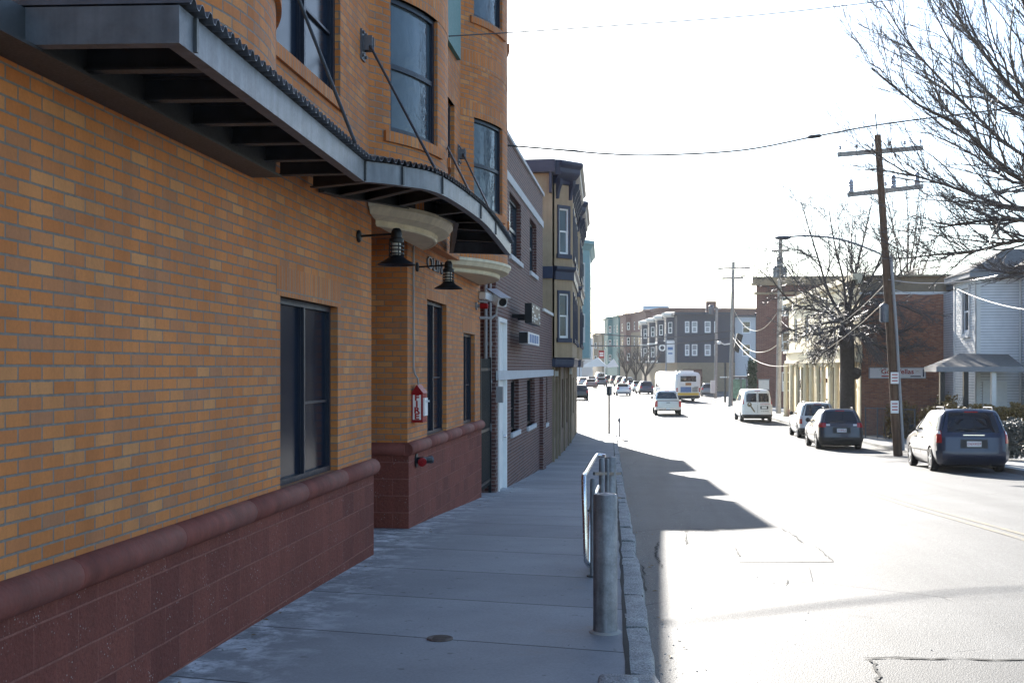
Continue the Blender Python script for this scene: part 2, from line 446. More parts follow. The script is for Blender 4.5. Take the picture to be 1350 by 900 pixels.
M['ivy']=pbr('dark_green_ivy',(.04,.06,.03),.6,var=.4,scale=9)
def paint(name,c,metal=.3,rough=.32,coat=.4):
    t=NT(name); o=t.coord('Object'); f=t.rng(t.noise(o,1.5,3),.3,.7,.93,1.05)
    return t.out(t.mix(1.0,c,t.comb(f,f,f),'MULTIPLY'),rough,metal,.5,coat)

# ------------------------------------------------------------------ camera, sun, sky
cam=bpy.data.cameras.new('camera'); co=bpy.data.objects.new('camera',cam); col.objects.link(co)
co.location=(0,0,EYE); co.rotation_euler=(PI/2,0,TH); cam.sensor_width=36; cam.lens=FPX/1350*36
cam.shift_y=35/1350; cam.clip_start=.05; cam.clip_end=4000; sc.camera=co
SUN=Vector((-3.82,20.2,8.75)).normalized()
sl=bpy.data.lights.new('sun','SUN'); so=bpy.data.objects.new('sun',sl); col.objects.link(so)
sl.energy=5; sl.angle=R(.53); sl.color=(1,.95,.87); so.rotation_euler=SUN.to_track_quat('Z','Y').to_euler()
so.location=(-20,60,50)
w=bpy.data.worlds.new('World'); sc.world=w; w.use_nodes=True
bg=w.node_tree.nodes['Background']; sky=w.node_tree.nodes.new('ShaderNodeTexSky'); sky.sky_type='NISHITA'
sky.sun_disc=False; sky.sun_elevation=math.asin(SUN.z); sky.sun_rotation=math.atan2(SUN.x,SUN.y)
sky.air_density=1.0; sky.dust_density=.5; sky.ozone_density=2.4
w.node_tree.links.new(sky.outputs[0],bg.inputs[0]); bg.inputs[1].default_value=.08
sc.view_settings.view_transform='Standard'; sc.view_settings.look='None'; sc.view_settings.gamma=1
sc.view_settings.use_curve_mapping=False; sc.view_settings.exposure=2.0
sc.cycles.use_denoising=True
sc.cycles.max_bounces=7; sc.cycles.diffuse_bounces=4; sc.cycles.glossy_bounces=3
# ================================================================== ground, road, sidewalks, kerbs
def ys_list():
    y=-60.; L=[]
    while y<70: L.append(y); y+=1.5
    while y<236: L.append(y); y+=6
    L+= [250,280,340,440,700,1200,1900]
    return L
mb=MB(); xs=[-1500,-600,-200,-80,-40,-20,-12,-6,-3,0,3,6,9,12,16,22,40,80,200,600,1500]
mb.grid([[(x,y,zr(y)) for x in xs] for y in ys_list()])
tag(mb.build('ground',M['asphalt'],smooth=True,merge=False),kind='structure')
# road strip of the main street
mb=MB(); rows=[]
for y in [k*1.5 for k in range(-20,85)]:
    a,b=xL(min(y,60.8))+.0,xR(y)
    if y>60.8: a=xL(60.8)-(y-60.8)*.10
    rows.append([(a+(b-a)*i/8,y,zr(y)+.004) for i in range(9)])
mb.grid(rows); tag(mb.build('road',M['asphalt'],smooth=True),kind='structure')
# yellow centre line (double, worn)
mb=MB()
ya_,yb_=G(1350,709),G(1180,660)
def YLX(y): return ya_.x+(yb_.x-ya_.x)*(y-ya_.y)/(yb_.y-ya_.y)-(0 if y<60 else (y-60)**2*.0025)
for o in (-.13,.09):
    rows=[]
    for k in range(0,72):
        y=k*1.4; x=YLX(y)+o
        rows.append([(x,y,zr(y)+.009),(x+.1,y,zr(y)+.009)])
    mb.grid(rows)
def wornpaint():
    t=NT('worn_yellow_paint'); o=t.coord('Object')
    f=t.rng(t.noise(o,16,5,.7),.46,.72)
    return t.out(t.mix(f,(.11,.108,.104),(.33,.24,.075)),.75,0,.3)
tag(mb.build('road_marking',wornpaint()),kind='structure')
# left sidewalk
JOFF=0.0
pj=G(600,843,zg); JOFF=-(pj.y-.2*(xL(pj.y)-.17-pj.x))
mb=MB(); rows=[]; uvs=[]
yy=[-20+k*.75 for k in range(0,113)]
for y in yy:
    if y>61: break
    x1=xL(y)-.17; r=[]; u=[]
    W=4.6
    for i in range(13):
        dd=W*i/12; r.append((x1-dd,y,zg(y))); u.append((dd,y-.2*dd+JOFF))
    rows.append(r); uvs.append(u)
mb.grid(rows,uv=uvs)
tag(mb.build('sidewalk',M['walk'],smooth=True),kind='structure')
# granite kerb, stone by stone in one sheet
mb=MB(); y=-6.0; rnd=random.Random(3)
while y<60.8:
    L=rnd.choice([.8,1.3,1.7,2.2,.5]) if y>8.2 else rnd.choice([1.3,1.5,1.8])
    y2=min(y+L,61); g=rnd.choice([.010,.016,.028])
    dz=rnd.uniform(-.02,.006); dx=rnd.uniform(-.018,.014); nseg=max(2,int((y2-y)/.25))
    sec=[(-.165,-.2),(-.165,0),(-.03,.0),(-.006,-.012),(.0,-.035),(.02,-.25)]
    rows=[]
    for k in range(nseg+1):
        yy_=y+g+(y2-y-2*g)*k/nseg
        e=.012 if k in(0,nseg) else 0
        rows.append([(xL(yy_)+a+dx+(rnd.uniform(-.008,.008) if b>-.1 else 0)-(e if i>2 else 0),yy_,zg(yy_)+b+dz+rnd.uniform(-.007,.007)-(e if 0<i<5 else 0)) for i,(a,b) in enumerate(sec)])
    mb.grid(rows); mb.face(rows[0]); mb.face(rows[-1][::-1])
    y=y2
tag(mb.build('kerb',M['granite'],smooth=True,angle=40),kind='structure')
# dark dirt seam between sidewalk slab and kerb, and gutter grit
mb=MB(); rows=[]
for k in range(0,134):
    y=-6+k*.5; rows.append([(xL(y)-.185+rnd.uniform(-.01,.01),y,zg(y)+.003),(xL(y)-.160+rnd.uniform(-.01,.01),y,zg(y)+.003)])
mb.grid(rows); tag(mb.build('kerb_joint',M['crack']),kind='structure')
# far-side sidewalks (raised slabs with kerb face)
def slab(name,edge,inner,mat):
    mb=MB(); rows=[]
    for (x,y),(x2,y2) in zip(edge,inner):
        rows.append([(x,y,zr(y)-.05),(x,y,zr(y)+.125),(x+(x2-x)*.06,y+(y2-y)*.06,zr(y)+.13),(x2,y2,zr(y2)+.14),(x2,y2,zr(y2)-.1)])
    mb.grid(rows); mb.face(rows[0]); mb.face(rows[-1][::-1])
    return tag(mb.build(name,mat),kind='structure')
ye=[k*3.0 for k in range(-10,43)]
slab('sidewalk',[(xR(y),y) for y in ye],[(xR(y)+3.6,y) for y in ye],M['walk2'])
ye=[156+6*k for k in range(0,31)]
slab('sidewalk',[(lerp_tab(RT2,y),y) for y in ye],[(lerp_tab(RT2,y)+3.4,y+1) for y in ye],M['walk2'])
ye=[98+6*k for k in range(0,42)]
LT2=[(98,-9.6),(130,-10.7),(188,-15.7),(231,-22.3),(360,-42.5)]
slab('sidewalk',[(lerp_tab(LT2,y),y) for y in ye],[(lerp_tab(LT2,y)-4,y) for y in ye],M['walk2'])
# winter lawn / yard soil behind the far sidewalk
mb=MB(); mb.grid([[(xR(y)+3.55,y,zr(y)+.135),(60,y,zr(y)+.16)] for y in [k*3.0 for k in range(-10,21)]])
tag(mb.build('yard_soil',M['grass']),kind='structure')
# road patches: outlined cracks and a slightly darker repair
def groundpoly(mb,pts,off):
    mb.face([G(x,y)+Vector((0,0,off)) for x,y in pts])
mb=MB(); groundpoly(mb,[(905,698),(1040,697),(1100,741),(975,741)],.007); groundpoly(mb,[(1150,869),(1420,871),(1500,960),(1190,960)],.007)
tag(mb.build('road_patch',M['asphalt2']),kind='structure')
mb=MB(); rnd=random.Random(5)
def crack(pts,w=.018,step=.12,j=.02):
    P=[G(x,y) for x,y in pts]; Q=[]
    for a,b in zip(P,P[1:]):
        n=max(1,int((b-a).length/step))
        for k in range(n): Q.append(a+(b-a)*k/n+Vector((rnd.uniform(-j,j),rnd.uniform(-j,j),0)))
    Q.append(P[-1]); rows=[]
    for i,p in enumerate(Q):
        t=(Q[min(i+1,len(Q)-1)]-Q[max(i-1,0)]).normalized(); n=Vector((-t.y,t.x,0)); ww=w*rnd.uniform(.2,1)
        rows.append([(p.x+n.x*ww/2,p.y+n.y*ww/2,zr(p.y)+.0125),(p.x-n.x*ww/2,p.y-n.y*ww/2,zr(p.y)+.0125)])
    mb.grid(rows)
crack([(897,699),(950,697),(1010,696),(1030,697),(1042,703),(1060,716)],.03)
crack([(905,699),(905,718)],.03); crack([(968,722),(975,734)],.02); crack([(1075,720),(1098,740)],.015); crack([(975,741),(1098,741)],.012)
crack([(1140,869),(1185,868),(1230,870),(1270,869),(1300,871),(1420,871)],.05,.06,.012); crack([(1143,871),(1152,876),(1150,882),(1161,888),(1158,897),(1165,905)],.03,.05,.02)
crack([(1010,768),(1040,764),(1035,772)],.01); crack([(1120,812),(1150,815)],.01)
crack([(868,715),(864,730),(872,748)],.03); crack([(846,745),(852,780)],.025)
tag(mb.build('road_crack',M['crack']),kind='structure')
# small round cleanout cover in the sidewalk
p=G(580,842,zg); t=thing('utility_cover','small round rusty iron cover set in the sidewalk','utility cover',(p.x,p.y,zg(p.y)))
mb=MB(); mb.lathe([(.085,-.02),(.085,.010),(.075,.013),(.066,.008),(.0001,.008)],(p.x,p.y,zg(p.y)),n=24)
for k in range(5): mb.box(p.x-.045,p.x+.045,p.y-.045+k*.02,p.y-.037+k*.02,zg(p.y)+.008,zg(p.y)+.012)
mb.build('cover_plate',M['rust'],t,smooth=True)

# grit and dead leaves along the wall foot, in the gutter and scattered over the near asphalt
mb=MB(); rnd=random.Random(17)
def pebble(x,y,z,s):
    c=Vector((x,y,z+s*.25)); a=[Vector((rnd.uniform(.6,1)*s*math.cos(k*PI/3+rnd.uniform(-.3,.3)),rnd.uniform(.6,1)*s*math.sin(k*PI/3),-s*.3)) for k in range(6)]
    t=c+Vector((rnd.uniform(-.2,.2)*s,rnd.uniform(-.2,.2)*s,s*.35))
    for k in range(6): mb.face([c+a[k],c+a[(k+1)%6],t])
for k in range(900):
    y=rnd.uniform(3.5,30)**1; m_=rnd.random()
    if m_<.45: x=-2.69+abs(rnd.gauss(0,.07)); z=zg(y)
    elif m_<.75: x=xL(y)+.03+abs(rnd.gauss(0,.10)); z=zr(y)+.004
    elif m_<.9: x=rnd.uniform(.3,7); z=zr(y)+.004
    else: x=rnd.uniform(-2.6,-.2); z=zg(y)
    if m_<.45 and 11.3<y<13.9: x-=.5
    pebble(x,y,z,rnd.uniform(.004,.013))
tag(mb.build('grit',M['granite'],recalc=False),kind='stuff')
mb=MB()
for k in range(60):
    y=rnd.uniform(4,26); x=(-2.66+abs(rnd.gauss(0,.10))) if rnd.random()<.5 else xL(y)+.04+abs(rnd.gauss(0,.12)); z=(zg(y) if x<-1 else zr(y)+.004)+.006; s=rnd.uniform(.012,.03); an=rnd.uniform(0,6)
    c,sn=math.cos(an)*s,math.sin(an)*s; mb.face([(x-c,y-sn,z),(x+sn*.5,y-c*.5,z+s*.25),(x+c,y+sn,z+.002),(x-sn*.5,y+c*.5,z+s*.2)])
tag(mb.build('dead_leaves',M['leafy'],recalc=False),kind='stuff')
# ================================================================== yellow brick building (near left)
XW=-2.715; X2=-2.865; YE1=11.33; YS2=13.82; YE2=20.05; YTOP=20.2; ZT=9.6
YB=thing('brick_building','yellow and yellow brick building with rounded bays, red block base and canopy','building',(XW,2,zg(2)))
def f1(u,z,d): return (XW+d,u,z)
def f2(u,z,d): return (X2+d,u,z)
BAYC=XW-2.0; BAYR=2.5
def fbay(yc):
    return lambda u,z,d:(BAYC+(BAYR+d)*math.cos(u/BAYR), yc+(BAYR+d)*math.sin(u/BAYR), z)
UB=BAYR*R(36.87)
def glass_panel(f,u0,u1,z0,z1,d,mat,parent,du=None,name='pane'):
    m=MB(); k=max(1,int(math.ceil((u1-u0)/du))) if du else 1
    for i in range(k):
        a=u0+(u1-u0)*i/k; b=u0+(u1-u0)*(i+1)/k
        m.face([f(a,z0,d),f(b,z0,d),f(b,z1,d),f(a,z1,d)])
    return m.build(name,mat,parent,smooth=bool(du),merge=bool(du))
def window(f,u0,u1,z0,z1,d,parent,fm,gm,kind='hung',du=None,fw=.05,proud=.045,low=None):
    m=MB()
    m.fbox(f,u0,u0+fw,z0,z1,d,d+proud,None); m.fbox(f,u1-fw,u1,z0,z1,d,d+proud,None)
    m.fbox(f,u0+fw,u1-fw,z1-fw,z1,d,d+proud,du); m.fbox(f,u0+fw,u1-fw,z0,z0+fw,d,d+proud,du)
    zm=(z0+z1)/2; um=(u0+u1)/2
    if kind=='hung':
        m.fbox(f,u0+fw,u1-fw,zm-fw*.5,zm+fw*.5,d,d+proud*.85,du)
        m.fbox(f,u0+fw,u0+fw*1.6,z0+fw,zm-fw*.5,d,d+proud*.6,None); m.fbox(f,u1-fw*1.6,u1-fw,z0+fw,zm-fw*.5,d,d+proud*.6,None)
        m.fbox(f,u0+fw,u1-fw,z0+fw,z0+fw*1.5,d,d+proud*.6,du)
    elif kind=='slider':
        m.fbox(f,um-fw*.4,um+fw*.4,z0+fw,z1-fw,d,d+proud*1.15,None)
        m.fbox(f,um+fw*.4,u1-fw,z0+(z1-z0)*.42,z0+(z1-z0)*.42+.02,d,d+proud*.6,None)
        for a,b in ((u0+fw,um-fw*.4),(um+fw*.4,u1-fw)):
            m.fbox(f,a,a+.02,z0+fw,z1-fw,d,d+proud*.6,None); m.fbox(f,b-.02,b,z0+fw,z1-fw,d,d+proud*.6,None)
    o=m.build('window',fm,parent)
    glass_panel(f,u0+fw*.5,u1-fw*.5,z0+fw*.5,z1-fw*.5,d+.010,gm,o,du)
    return o
# --- walls
w=MB()
W1=(8.43,10.06,.845,2.29); W2=(8.25,10.15); W3=(14.7,16.4); WA=(15.1,16.6); WB=(18.18,19.4)
holes=[W1,W2+(4.14,5.5),W2+(7.0,8.4),(2.2,4.1,4.14,5.5),(-3,-1.4,.845,2.29)]
w.wall(f1,-12,YE1,.70,3.33,[h for h in holes if h[3]<3],.12)
w.wall(f1,-12,YTOP,3.33,ZT,[h for h in holes if h[2]>3]+[W3+(4.14,5.5),W3+(6.9,8.6)],.12)
w.wall(f2,YS2,YE2,.70,3.33,[WA+(.845,2.66),WB+(.845,2.31)],.12)
fa=lambda u,z,d:(u,YS2-d,z)
w.wall(fa,-4.1,X2,.70,3.33); 
w.wall(lambda u,z,d:(-4.1+d,u,z),YE1,YS2,-.4,3.33,[(12,13,-.1,2.1)],.1)
w.wall(lambda u,z,d:(u,YE1+d,z),-4.1,XW,.70,3.33)
w.wall(lambda u,z,d:(u,YE2+d,z),-14,X2,-.9,3.33)
w.wall(lambda u,z,d:(u,YTOP+d,z),-14,XW,3.33,ZT)
w.wall(lambda u,z,d:(u,-12-d,z),-14,XW,-.2,ZT)
w.face([(-14,-12,ZT),(XW,-12,ZT),(XW,YTOP,ZT),(-14,YTOP,ZT)])
w.face([(-4.1,YE1,3.33),(XW,YE1,3.33),(XW,YTOP,3.33),(-4.1,YTOP,3.33)])
w.face([(-14,-12,-.5),(-14,YTOP,-.9),(-14,YTOP,ZT),(-14,-12,ZT)])
bayys=[.2,6.4,12.72,18.45]
for yc in bayys:
    f=fbay(yc); z0=3.30 if yc<9 else 3.38
    hs=[(a,b,c,d) for a,b in ((-1.31,-.33),(.33,1.31)) for c,d in ((4.12,5.5),(7.0,8.4))]
    w.wall(f,-UB,UB,z0,ZT,hs,.09,du=.2)
    w.face([f(-UB+2*UB*i/16,ZT,0) for i in range(17)])
w.build('wall',M['ybrick'],YB,recalc=False)
# --- soldier-course bands, lintels and rowlock sills
s=MB()
for yc in bayys:
    f=fbay(yc); 
    for z in ((3.385 if yc>9 else 3.30),5.5,6.25,8.4): s.fbox(f,-UB,UB,z,z+.225,-.05,.004,.2)
    for a,b in ((-1.31,-.33),(.33,1.31)):
        for z in (4.02,6.90):
            s.fbox(f,a-.10,b+.10,z,z+.105,-.05,.035,.1)
for f,a,b,z in ((f1,8.43,10.06,2.29),(f1,8.25,10.15,5.5),(f1,-3,-1.4,2.29),(f2,15.1,16.6,2.66),(f2,18.18,19.4,2.31),(f1,14.7,16.4,5.5)):
    s.fbox(f,a-.10,b+.10,z,z+.225,-.05,.003)
for a,b,z in ((8.1,10.3,4.04),(14.55,16.55,4.04),(2.1,4.2,4.04)): s.fbox(f1,a,b,z,z+.105,-.05,.03)
s.build('soldier_course',M['ysold'],YB)
# --- red split-face block base and rounded cast-stone moulding
b=MB()
def base_f(x): return lambda u,z,d:(x+d,u,z)
b.wall(base_f(XW+.02),-12,YE1+.02,-.35,.71); b.wall(lambda u,z,d:(u,YE1+.02+d,z),-4.1,XW+.02,-.4,.71)
b.wall(base_f(X2+.02),YS2-.02,YE2+.02,-.9,.71); b.wall(lambda u,z,d:(u,YS2-.02-d,z),-4.1,X2+.02,-.5,.71)
b.wall(lambda u,z,d:(u,YE2+.02+d,z),-6,X2+.02,-1.0,.71)
b.build('block_base',M['cmu'],YB)
def mould_run(p,q,seg=1.22):
    m=MB(); p=Vector(p); q=Vector(q); L=(q-p).length; k=max(1,round(L/seg))
    for i in range(k):
        a=p+(q-p)*((i+.0012)/k); c=p+(q-p)*((i+1-.0012)/k)
        m.tube([a,a+(c-a)*.004,c-(c-a)*.004,c],[.079,.083,.083,.079],16)
    m.build('base_moulding',M['mould'],YB,smooth=True,angle=50)
mould_run((XW,-12,.765),(XW,YE1+.05,.765)); mould_run((X2,YS2-.06,.765),(X2,YE2+.06,.765)); mould_run((-4.1,YS2,.765),(X2-.02,YS2,.765))
# --- cream corbels under the rounded bays
for yc in (12.72,18.45):
    c=MB(); prof=[(.03,3.392),(.06,3.385),(.06,3.345),(.045,3.335),(.035,3.32),(.01,3.275),(-.07,3.25),(-.115,3.242),(-.12,3.232),(-.12,3.20),(-.135,3.183),(-.16,3.18),(-.17,3.187),(-.32,3.187)]
    rows=[]
    for dr,z in prof:
        r=BAYR+dr; am=math.acos(min(1,((-2.70 if yc<15 else -2.86)-BAYC)/r)); rows.append([(BAYC+r*math.cos(-am+2*am*i/28),yc+r*math.sin(-am+2*am*i/28),z) for i in range(29)])
    c.grid(rows); c.face(rows[-1]); c.face(rows[0][::-1])
    c.build('bay_corbel',M['cream'],YB,smooth=True,angle=30)
# --- windows
window(f1,8.43,10.06,.845,2.29,-.11,YB,M['bframe'],M['glassd'],'slider',fw=.045)
window(f2,15.1,16.6,.845,2.66,-.11,YB,M['bframe'],M['glassd'],'slider',fw=.045)
window(f2,18.18,19.4,.845,2.31,-.11,YB,M['bframe'],M['glassd'],'slider',fw=.045)
for z0,z1 in ((4.14,5.5),(7.0,8.4)): window(f1,8.25,10.15,z0,z1,-.11,YB,M['bframe'],M['glassd'],'slider',fw=.055,proud=.06)
window(f1,14.7,16.4,4.14,5.5,-.11,YB,M['bframe'],M['glassb'],'slider',fw=.055)
window(f1,2.2,4.1,4.14,5.5,-.11,YB,M['bframe'],M['glassb'],'slider',fw=.055)
for yc in bayys[1:]:
    f=fbay(yc)
    for a,bb in ((-1.31,-.33),(.33,1.31)):
        for z0,z1 in ((4.12,5.5),(7.0,8.4)): window(f,a,bb,z0,z1,-.085,YB,M['bframe'],M['glassb'],'hung',du=.16,fw=.05)
# green bay panel of the third floor between the rounded bays
g=MB(); g.fbox(f1,14.5,16.6,6.2,8.8,-.1,.06); g.build('green_panel',M['tealdk'],YB)
dm=MB(); dm.box(-4.185,-4.15,12,13,-.35,2.1); dm.build('door',M['bframe'],YB)
# raised house letters on the second facade (partly hidden by the lamp)
text_obj('wall_lettering','OLIN',.24,M['galv'],YB,(X2+.012,15.6,3.14),(0,1,0),(0,0,1),.012,sx=2.1)

# ------------------------------------------------------------------ steel canopy
CP=thing('steel_canopy','grey galvanised steel canopy with corrugated deck curving round the brick bay','canopy',(XW,4,3.1))
OUT=[(-1.89,4.55,3.075),(-2.085,8.48,3.14),(-1.90,8.96,3.18),(-1.74,9.85,3.24),(-1.69,11.84,3.28),(-1.73,13.35,3.29),(-1.84,15.84,3.30)]
INN=[(-2.68,4.53,3.085),(-2.68,8.5,3.14),(-2.68,10.0,3.25),(-2.52,11.35,3.36),(-2.16,12.65,3.37),(-2.27,13.6,3.36),(-2.68,15.8,3.33)]
def crv(P,t,i):
    a,b=Vector(P[i]),Vector(P[i+1])
    if i==0: return a.lerp(b,t)
    p0=Vector(P[i-1]) if i>1 else a-(b-a); p3=Vector(P[i+2]) if i+2<len(P) else b+(b-a)
    return .5*((2*a)+(b-p0)*t+(2*p0-5*a+4*b-p3)*t*t+(3*a-p0-3*b+p3)*t**3)
po=[];pi=[]
for i in range(6):
    n=44 if i==0 else 14
    for k in range(n+(1 if i==5 else 0)): po.append(crv(OUT,k/n,i)); pi.append(crv(INN,k/n,i))
def channel(mb,pts,h,fl,side,t=.012):   # C section swept along pts; side=+1 flange to the left
    rows=[]
    for i,p in enumerate(pts):
        d=(pts[min(i+1,len(pts)-1)]-pts[max(i-1,0)]); d.z=0; d.normalize(); n=Vector((-d.y,d.x,0))*side
        q=[(0,0),(0,h),(fl,h),(fl,h-t),(t,h-t),(t,t),(fl,t),(fl,0)]
        rows.append([p+n*a+Vector((0,0,b)) for a,b in q])
    mb.grid(rows,cu=True); mb.face(rows[0]); mb.face(rows[-1][::-1])
e=MB(); channel(e,po[:45],.155,.07,1); 
for i in (0,): pass
e.build('edge_beam',M['galv'],CP)
e=MB(); channel(e,[p+Vector((.0,.012 if k==0 else 0,0)) for k,p in enumerate(po[44:])],.155,.07,1); e.build('edge_beam',M['galv'],CP,smooth=True,angle=30)
for i in (2,44,58,72,86,100): 
    e=MB(); p=po[i]; d=(po[min(i+1,len(po)-1)]-po[i-1]); d.z=0; d.normalize(); n=Vector((-d.y,d.x,0))
    e.obox(p-n*.004+Vector((0,0,.078)),d*.012,n*.012,Vector((0,0,.072)))
    e.build('splice_plate',M['galvdk'],CP)
e=MB(); channel(e,[pi[0],po[0]],.155,.07,1); e.build('end_beam',M['galv'],CP)
e=MB(); channel(e,[po[-1]+Vector((0,0,.002)),pi[-1]],.155,.07,1); e.build('end_beam',M['galv'],CP)
e=MB(); e.box(XW+.001,XW+.17,4.2,7.8,3.07,3.235); e.box(XW+.17,XW+.21,4.2,7.8,3.07,3.085); e.build('wall_channel',M['galvdk'],CP)
e=MB(); channel(e,[p+Vector((0,0,.0)) for p in pi[52:]],.15,.05,-1); e.build('ring_channel',M['galvdk'],CP,smooth=True)
for i in (6,13,20,27,34,41,50,58,66,74,82,90,98,106):
    if i>=len(po)-2: break
    a,b2=pi[i],po[i]; d=(b2-a).normalized(); e=MB(); up=Vector((0,0,1))
    a=a+d*.03; b2=b2-d*.075
    e.bar(a+up*.075,b2+up*.075,.012,.11); e.bar(a+up*.022,b2+up*.022,.075,.012); e.bar(a+up*.128,b2+up*.128,.075,.012)
    e.build('joist',M['galvdk'],CP)
# corrugated deck: waves run across the canopy
L=[0]
for a,b2 in zip(po,po[1:]): L.append(L[-1]+(b2-a).length)
N=900; rows=[]; j=0
for k in range(N+1):
    s_=L[-1]*k/N
    while j<len(L)-2 and L[j+1]<s_: j+=1
    t=(s_-L[j])/(L[j+1]-L[j]); a=po[j].lerp(po[j+1],t); c=pi[j].lerp(pi[j+1],t)
    ph=(s_/.105)%1; wv=.036*max(0,min(1,(.5-abs(ph-.5))*4-.5)) 
    d=(a-c).normalized(); z=Vector((0,0,.160+wv))
    o_=a+d*.045
    rows.append([o_+z,c+z,c+z+Vector((0,0,.004)),o_+z+Vector((0,0,.004))])
e=MB(); e.grid(rows,cu=True); e.build('corrugated_deck',M['galv'],CP,recalc=False)
# tie rods with anchor plates on the wall
def tie(wy,wz,q,lug=True):
    p=Vector((XW+.07,wy,wz)); q=Vector(q)
    r=MB(); r.tube([p,p+(q-p)*.04,p+(q-p)*.05,q],[.02,.02,.0125,.0125],8); r.lathe([(.022,-.03),(.022,.03)],p,(0,1,0),10)
    ro=r.build('tie_rod',M['galvdk'],CP,smooth=True)
    a=MB(); a.box(XW,XW+.018,wy-.075,wy+.075,wz-.16,wz+.13); a.box(XW+.018,XW+.11,wy-.045,wy-.03,wz-.07,wz+.07); a.box(XW+.018,XW+.11,wy+.03,wy+.045,wz-.07,wz+.07)
    for dy in (-.05,.05):
        for dz in (-.12,.10): a.lathe([(.016,0),(.016,.02)],(XW+.018,wy+dy,wz+dz),(1,0,0),8)
    a.build('anchor_plate',M['galv'],CP)
tie(8.0,4.87,V(468,188,4.62)); tie(10.95,4.87,V(577,229,5.75)); tie(14.4,4.87,V(621,257,6.6)); tie(16.75,4.87,V(647,279,7.5))

# ------------------------------------------------------------------ gooseneck wall lanterns
def lantern(y,xw,zm,ax,label):
    t=thing('wall_lantern',label,'wall lamp',(xw,y,zm),'lanterns on the brick wall')
    a=MB(); a.lathe([(.055,0),(.062,.012),(.05,.03),(.02,.036)],(xw,y,zm),(1,0,0),20); a.build('mount_plate',M['black'],t,smooth=True)
    lx=xw+ax
    a=MB(); a.tube([(xw+.02,y,zm),(lx,y,zm+.02)],.011,8); a.build('arm',M['black'],t,smooth=True)
    a=MB(); a.lathe([(.001,.075),(.03,.07),(.046,.05),(.052,.02),(.052,-.02),(.07,-.03),(.07,-.065),(.055,-.07)],(lx,y,zm),n=20); a.build('lantern_cap',M['black'],t,smooth=True)
    a=MB(); a.lathe([(.042,-.065),(.042,-.205)],(lx,y,zm),n=16); a.build('bulb_glass',M['bulb'],t,smooth=True)
    a=MB()
    for z in (-.10,-.135,-.17): a.lathe([(.066,z-.006),(.074,z-.006),(.074,z+.006),(.066,z+.006),(.066,z-.006)],(lx,y,zm),n=20,cap=False)
    for k in range(6):
        c,s_=math.cos(k*PI/3),math.sin(k*PI/3); a.tube([(lx+.068*c,y+.068*s_,zm-.06),(lx+.068*c,y+.068*s_,zm-.21)],.006,5)
    a.build('guard_cage',M['black'],t,smooth=True)
    a=MB(); a.lathe([(.06,-.185),(.072,-.20),(.10,-.225),(.178,-.268),(.182,-.276),(.176,-.274),(.09,-.235),(.05,-.21)],(lx,y,zm),n=32,cap=False); a.build('lamp_shade',M['black'],t,smooth=True)
lantern(10.78,XW,3.0,.375,'black caged lantern with a wide shade just left of the doorway recess')
lantern(14.37,X2,3.02,.41,'black caged lantern with a wide shade in front of the raised wall letters')

# ------------------------------------------------------------------ fire call box, conduit, fire hose inlet
BX=thing('fire_alarm_box','red fire call box lettered FIRE mounted on the yellow brick wall','alarm box',(X2,14.2,1.3))
y0,y1=14.06,14.33; x0,x1=X2+.0,X2+.14
a=MB(); a.box(x0,x1,y0,y1,1.09,1.44); a.prism([(x0,y0-.012,1.44),(x1+.012,y0-.012,1.44),((x0+x1)/2,y0-.012,1.545)],(0,y1-y0+.024,0)); a.box(x0,x1+.006,y0-.006,y1+.006,1.08,1.095)
a.build('housing',M['red'],BX)
a=MB(); a.box(x0+.02,x1-.02,y0-.006,y0+.001,1.115,1.42); a.build('sign_panel',M['white'],BX)
for k,chh in enumerate('FIRE'): text_obj('lettering',chh,.10,M['redlt'],BX,((x0+x1)/2,y0-.009,1.383-.077*k),(1,0,0),(0,0,1),.002,sx=1.2,bold=.0035)
a=MB(); a.box(x1-.001,x1+.02,y0+.03,y1-.03,1.16,1.38); a.tube([(x1+.02,14.2,1.34),(x1+.06,14.2,1.34)],.012,8); a.build('pull_handle',M['white_plastic'],BX)
CN=thing('conduit','thin grey conduit running down the yellow brick wall to the red call box','conduit',(X2,14.2,2.2))
a=MB(); a.tube([(X2+.02,14.10,3.3),(X2+.02,14.10,1.75),(X2+.03,14.12,1.68),(X2+.06,14.16,1.62),(X2+.07,14.18,1.5)],.012,8); a.build('pipe',M['pipe'],CN,smooth=True)
SC=thing('fire_hose_inlet','red fire hose inlet with two caps on the red block base','hose inlet',(X2,14.4,.55))
p=Vector((X2+.02,14.25,.60))
a=MB(); a.lathe([(.09,0),(.09,.012),(.04,.02),(.04,.10)],p,(1,0,0),16); a.tube([p+Vector((.09,0,0)),p+Vector((.13,.05,0)),p+Vector((.16,.14,0))],.042,12); a.tube([p+Vector((.09,0,0)),p+Vector((.09,-.03,-.01)),p+Vector((.09,-.07,-.01))],.05,12)
a.build('inlet_body',M['black'],SC,smooth=True)
a=MB(); a.lathe([(.05,0),(.056,.01),(.056,.03),(.03,.036)],p+Vector((.085,-.07,-.01)),(.45,-.85,-.15),16); a.lathe([(.008,.03),(.012,.06)],p+Vector((.085,-.07,-.01)),(.45,-.85,-.15),8); a.build('red_cap',M['red'],SC,smooth=True)
a=MB(); a.lathe([(.046,0),(.05,.008),(.05,.03),(.03,.034)],p+Vector((.15,.13,0)),(.6,.6,.1),16); a.build('grey_cap',M['galv'],SC,smooth=True)
a=MB(); a.lathe([(.075,.0),(.08,.006),(.06,.012)],p+Vector((.0,0,0)),(1,0,0),16); a.build('wall_plate',M['white_plastic'],SC,smooth=True)

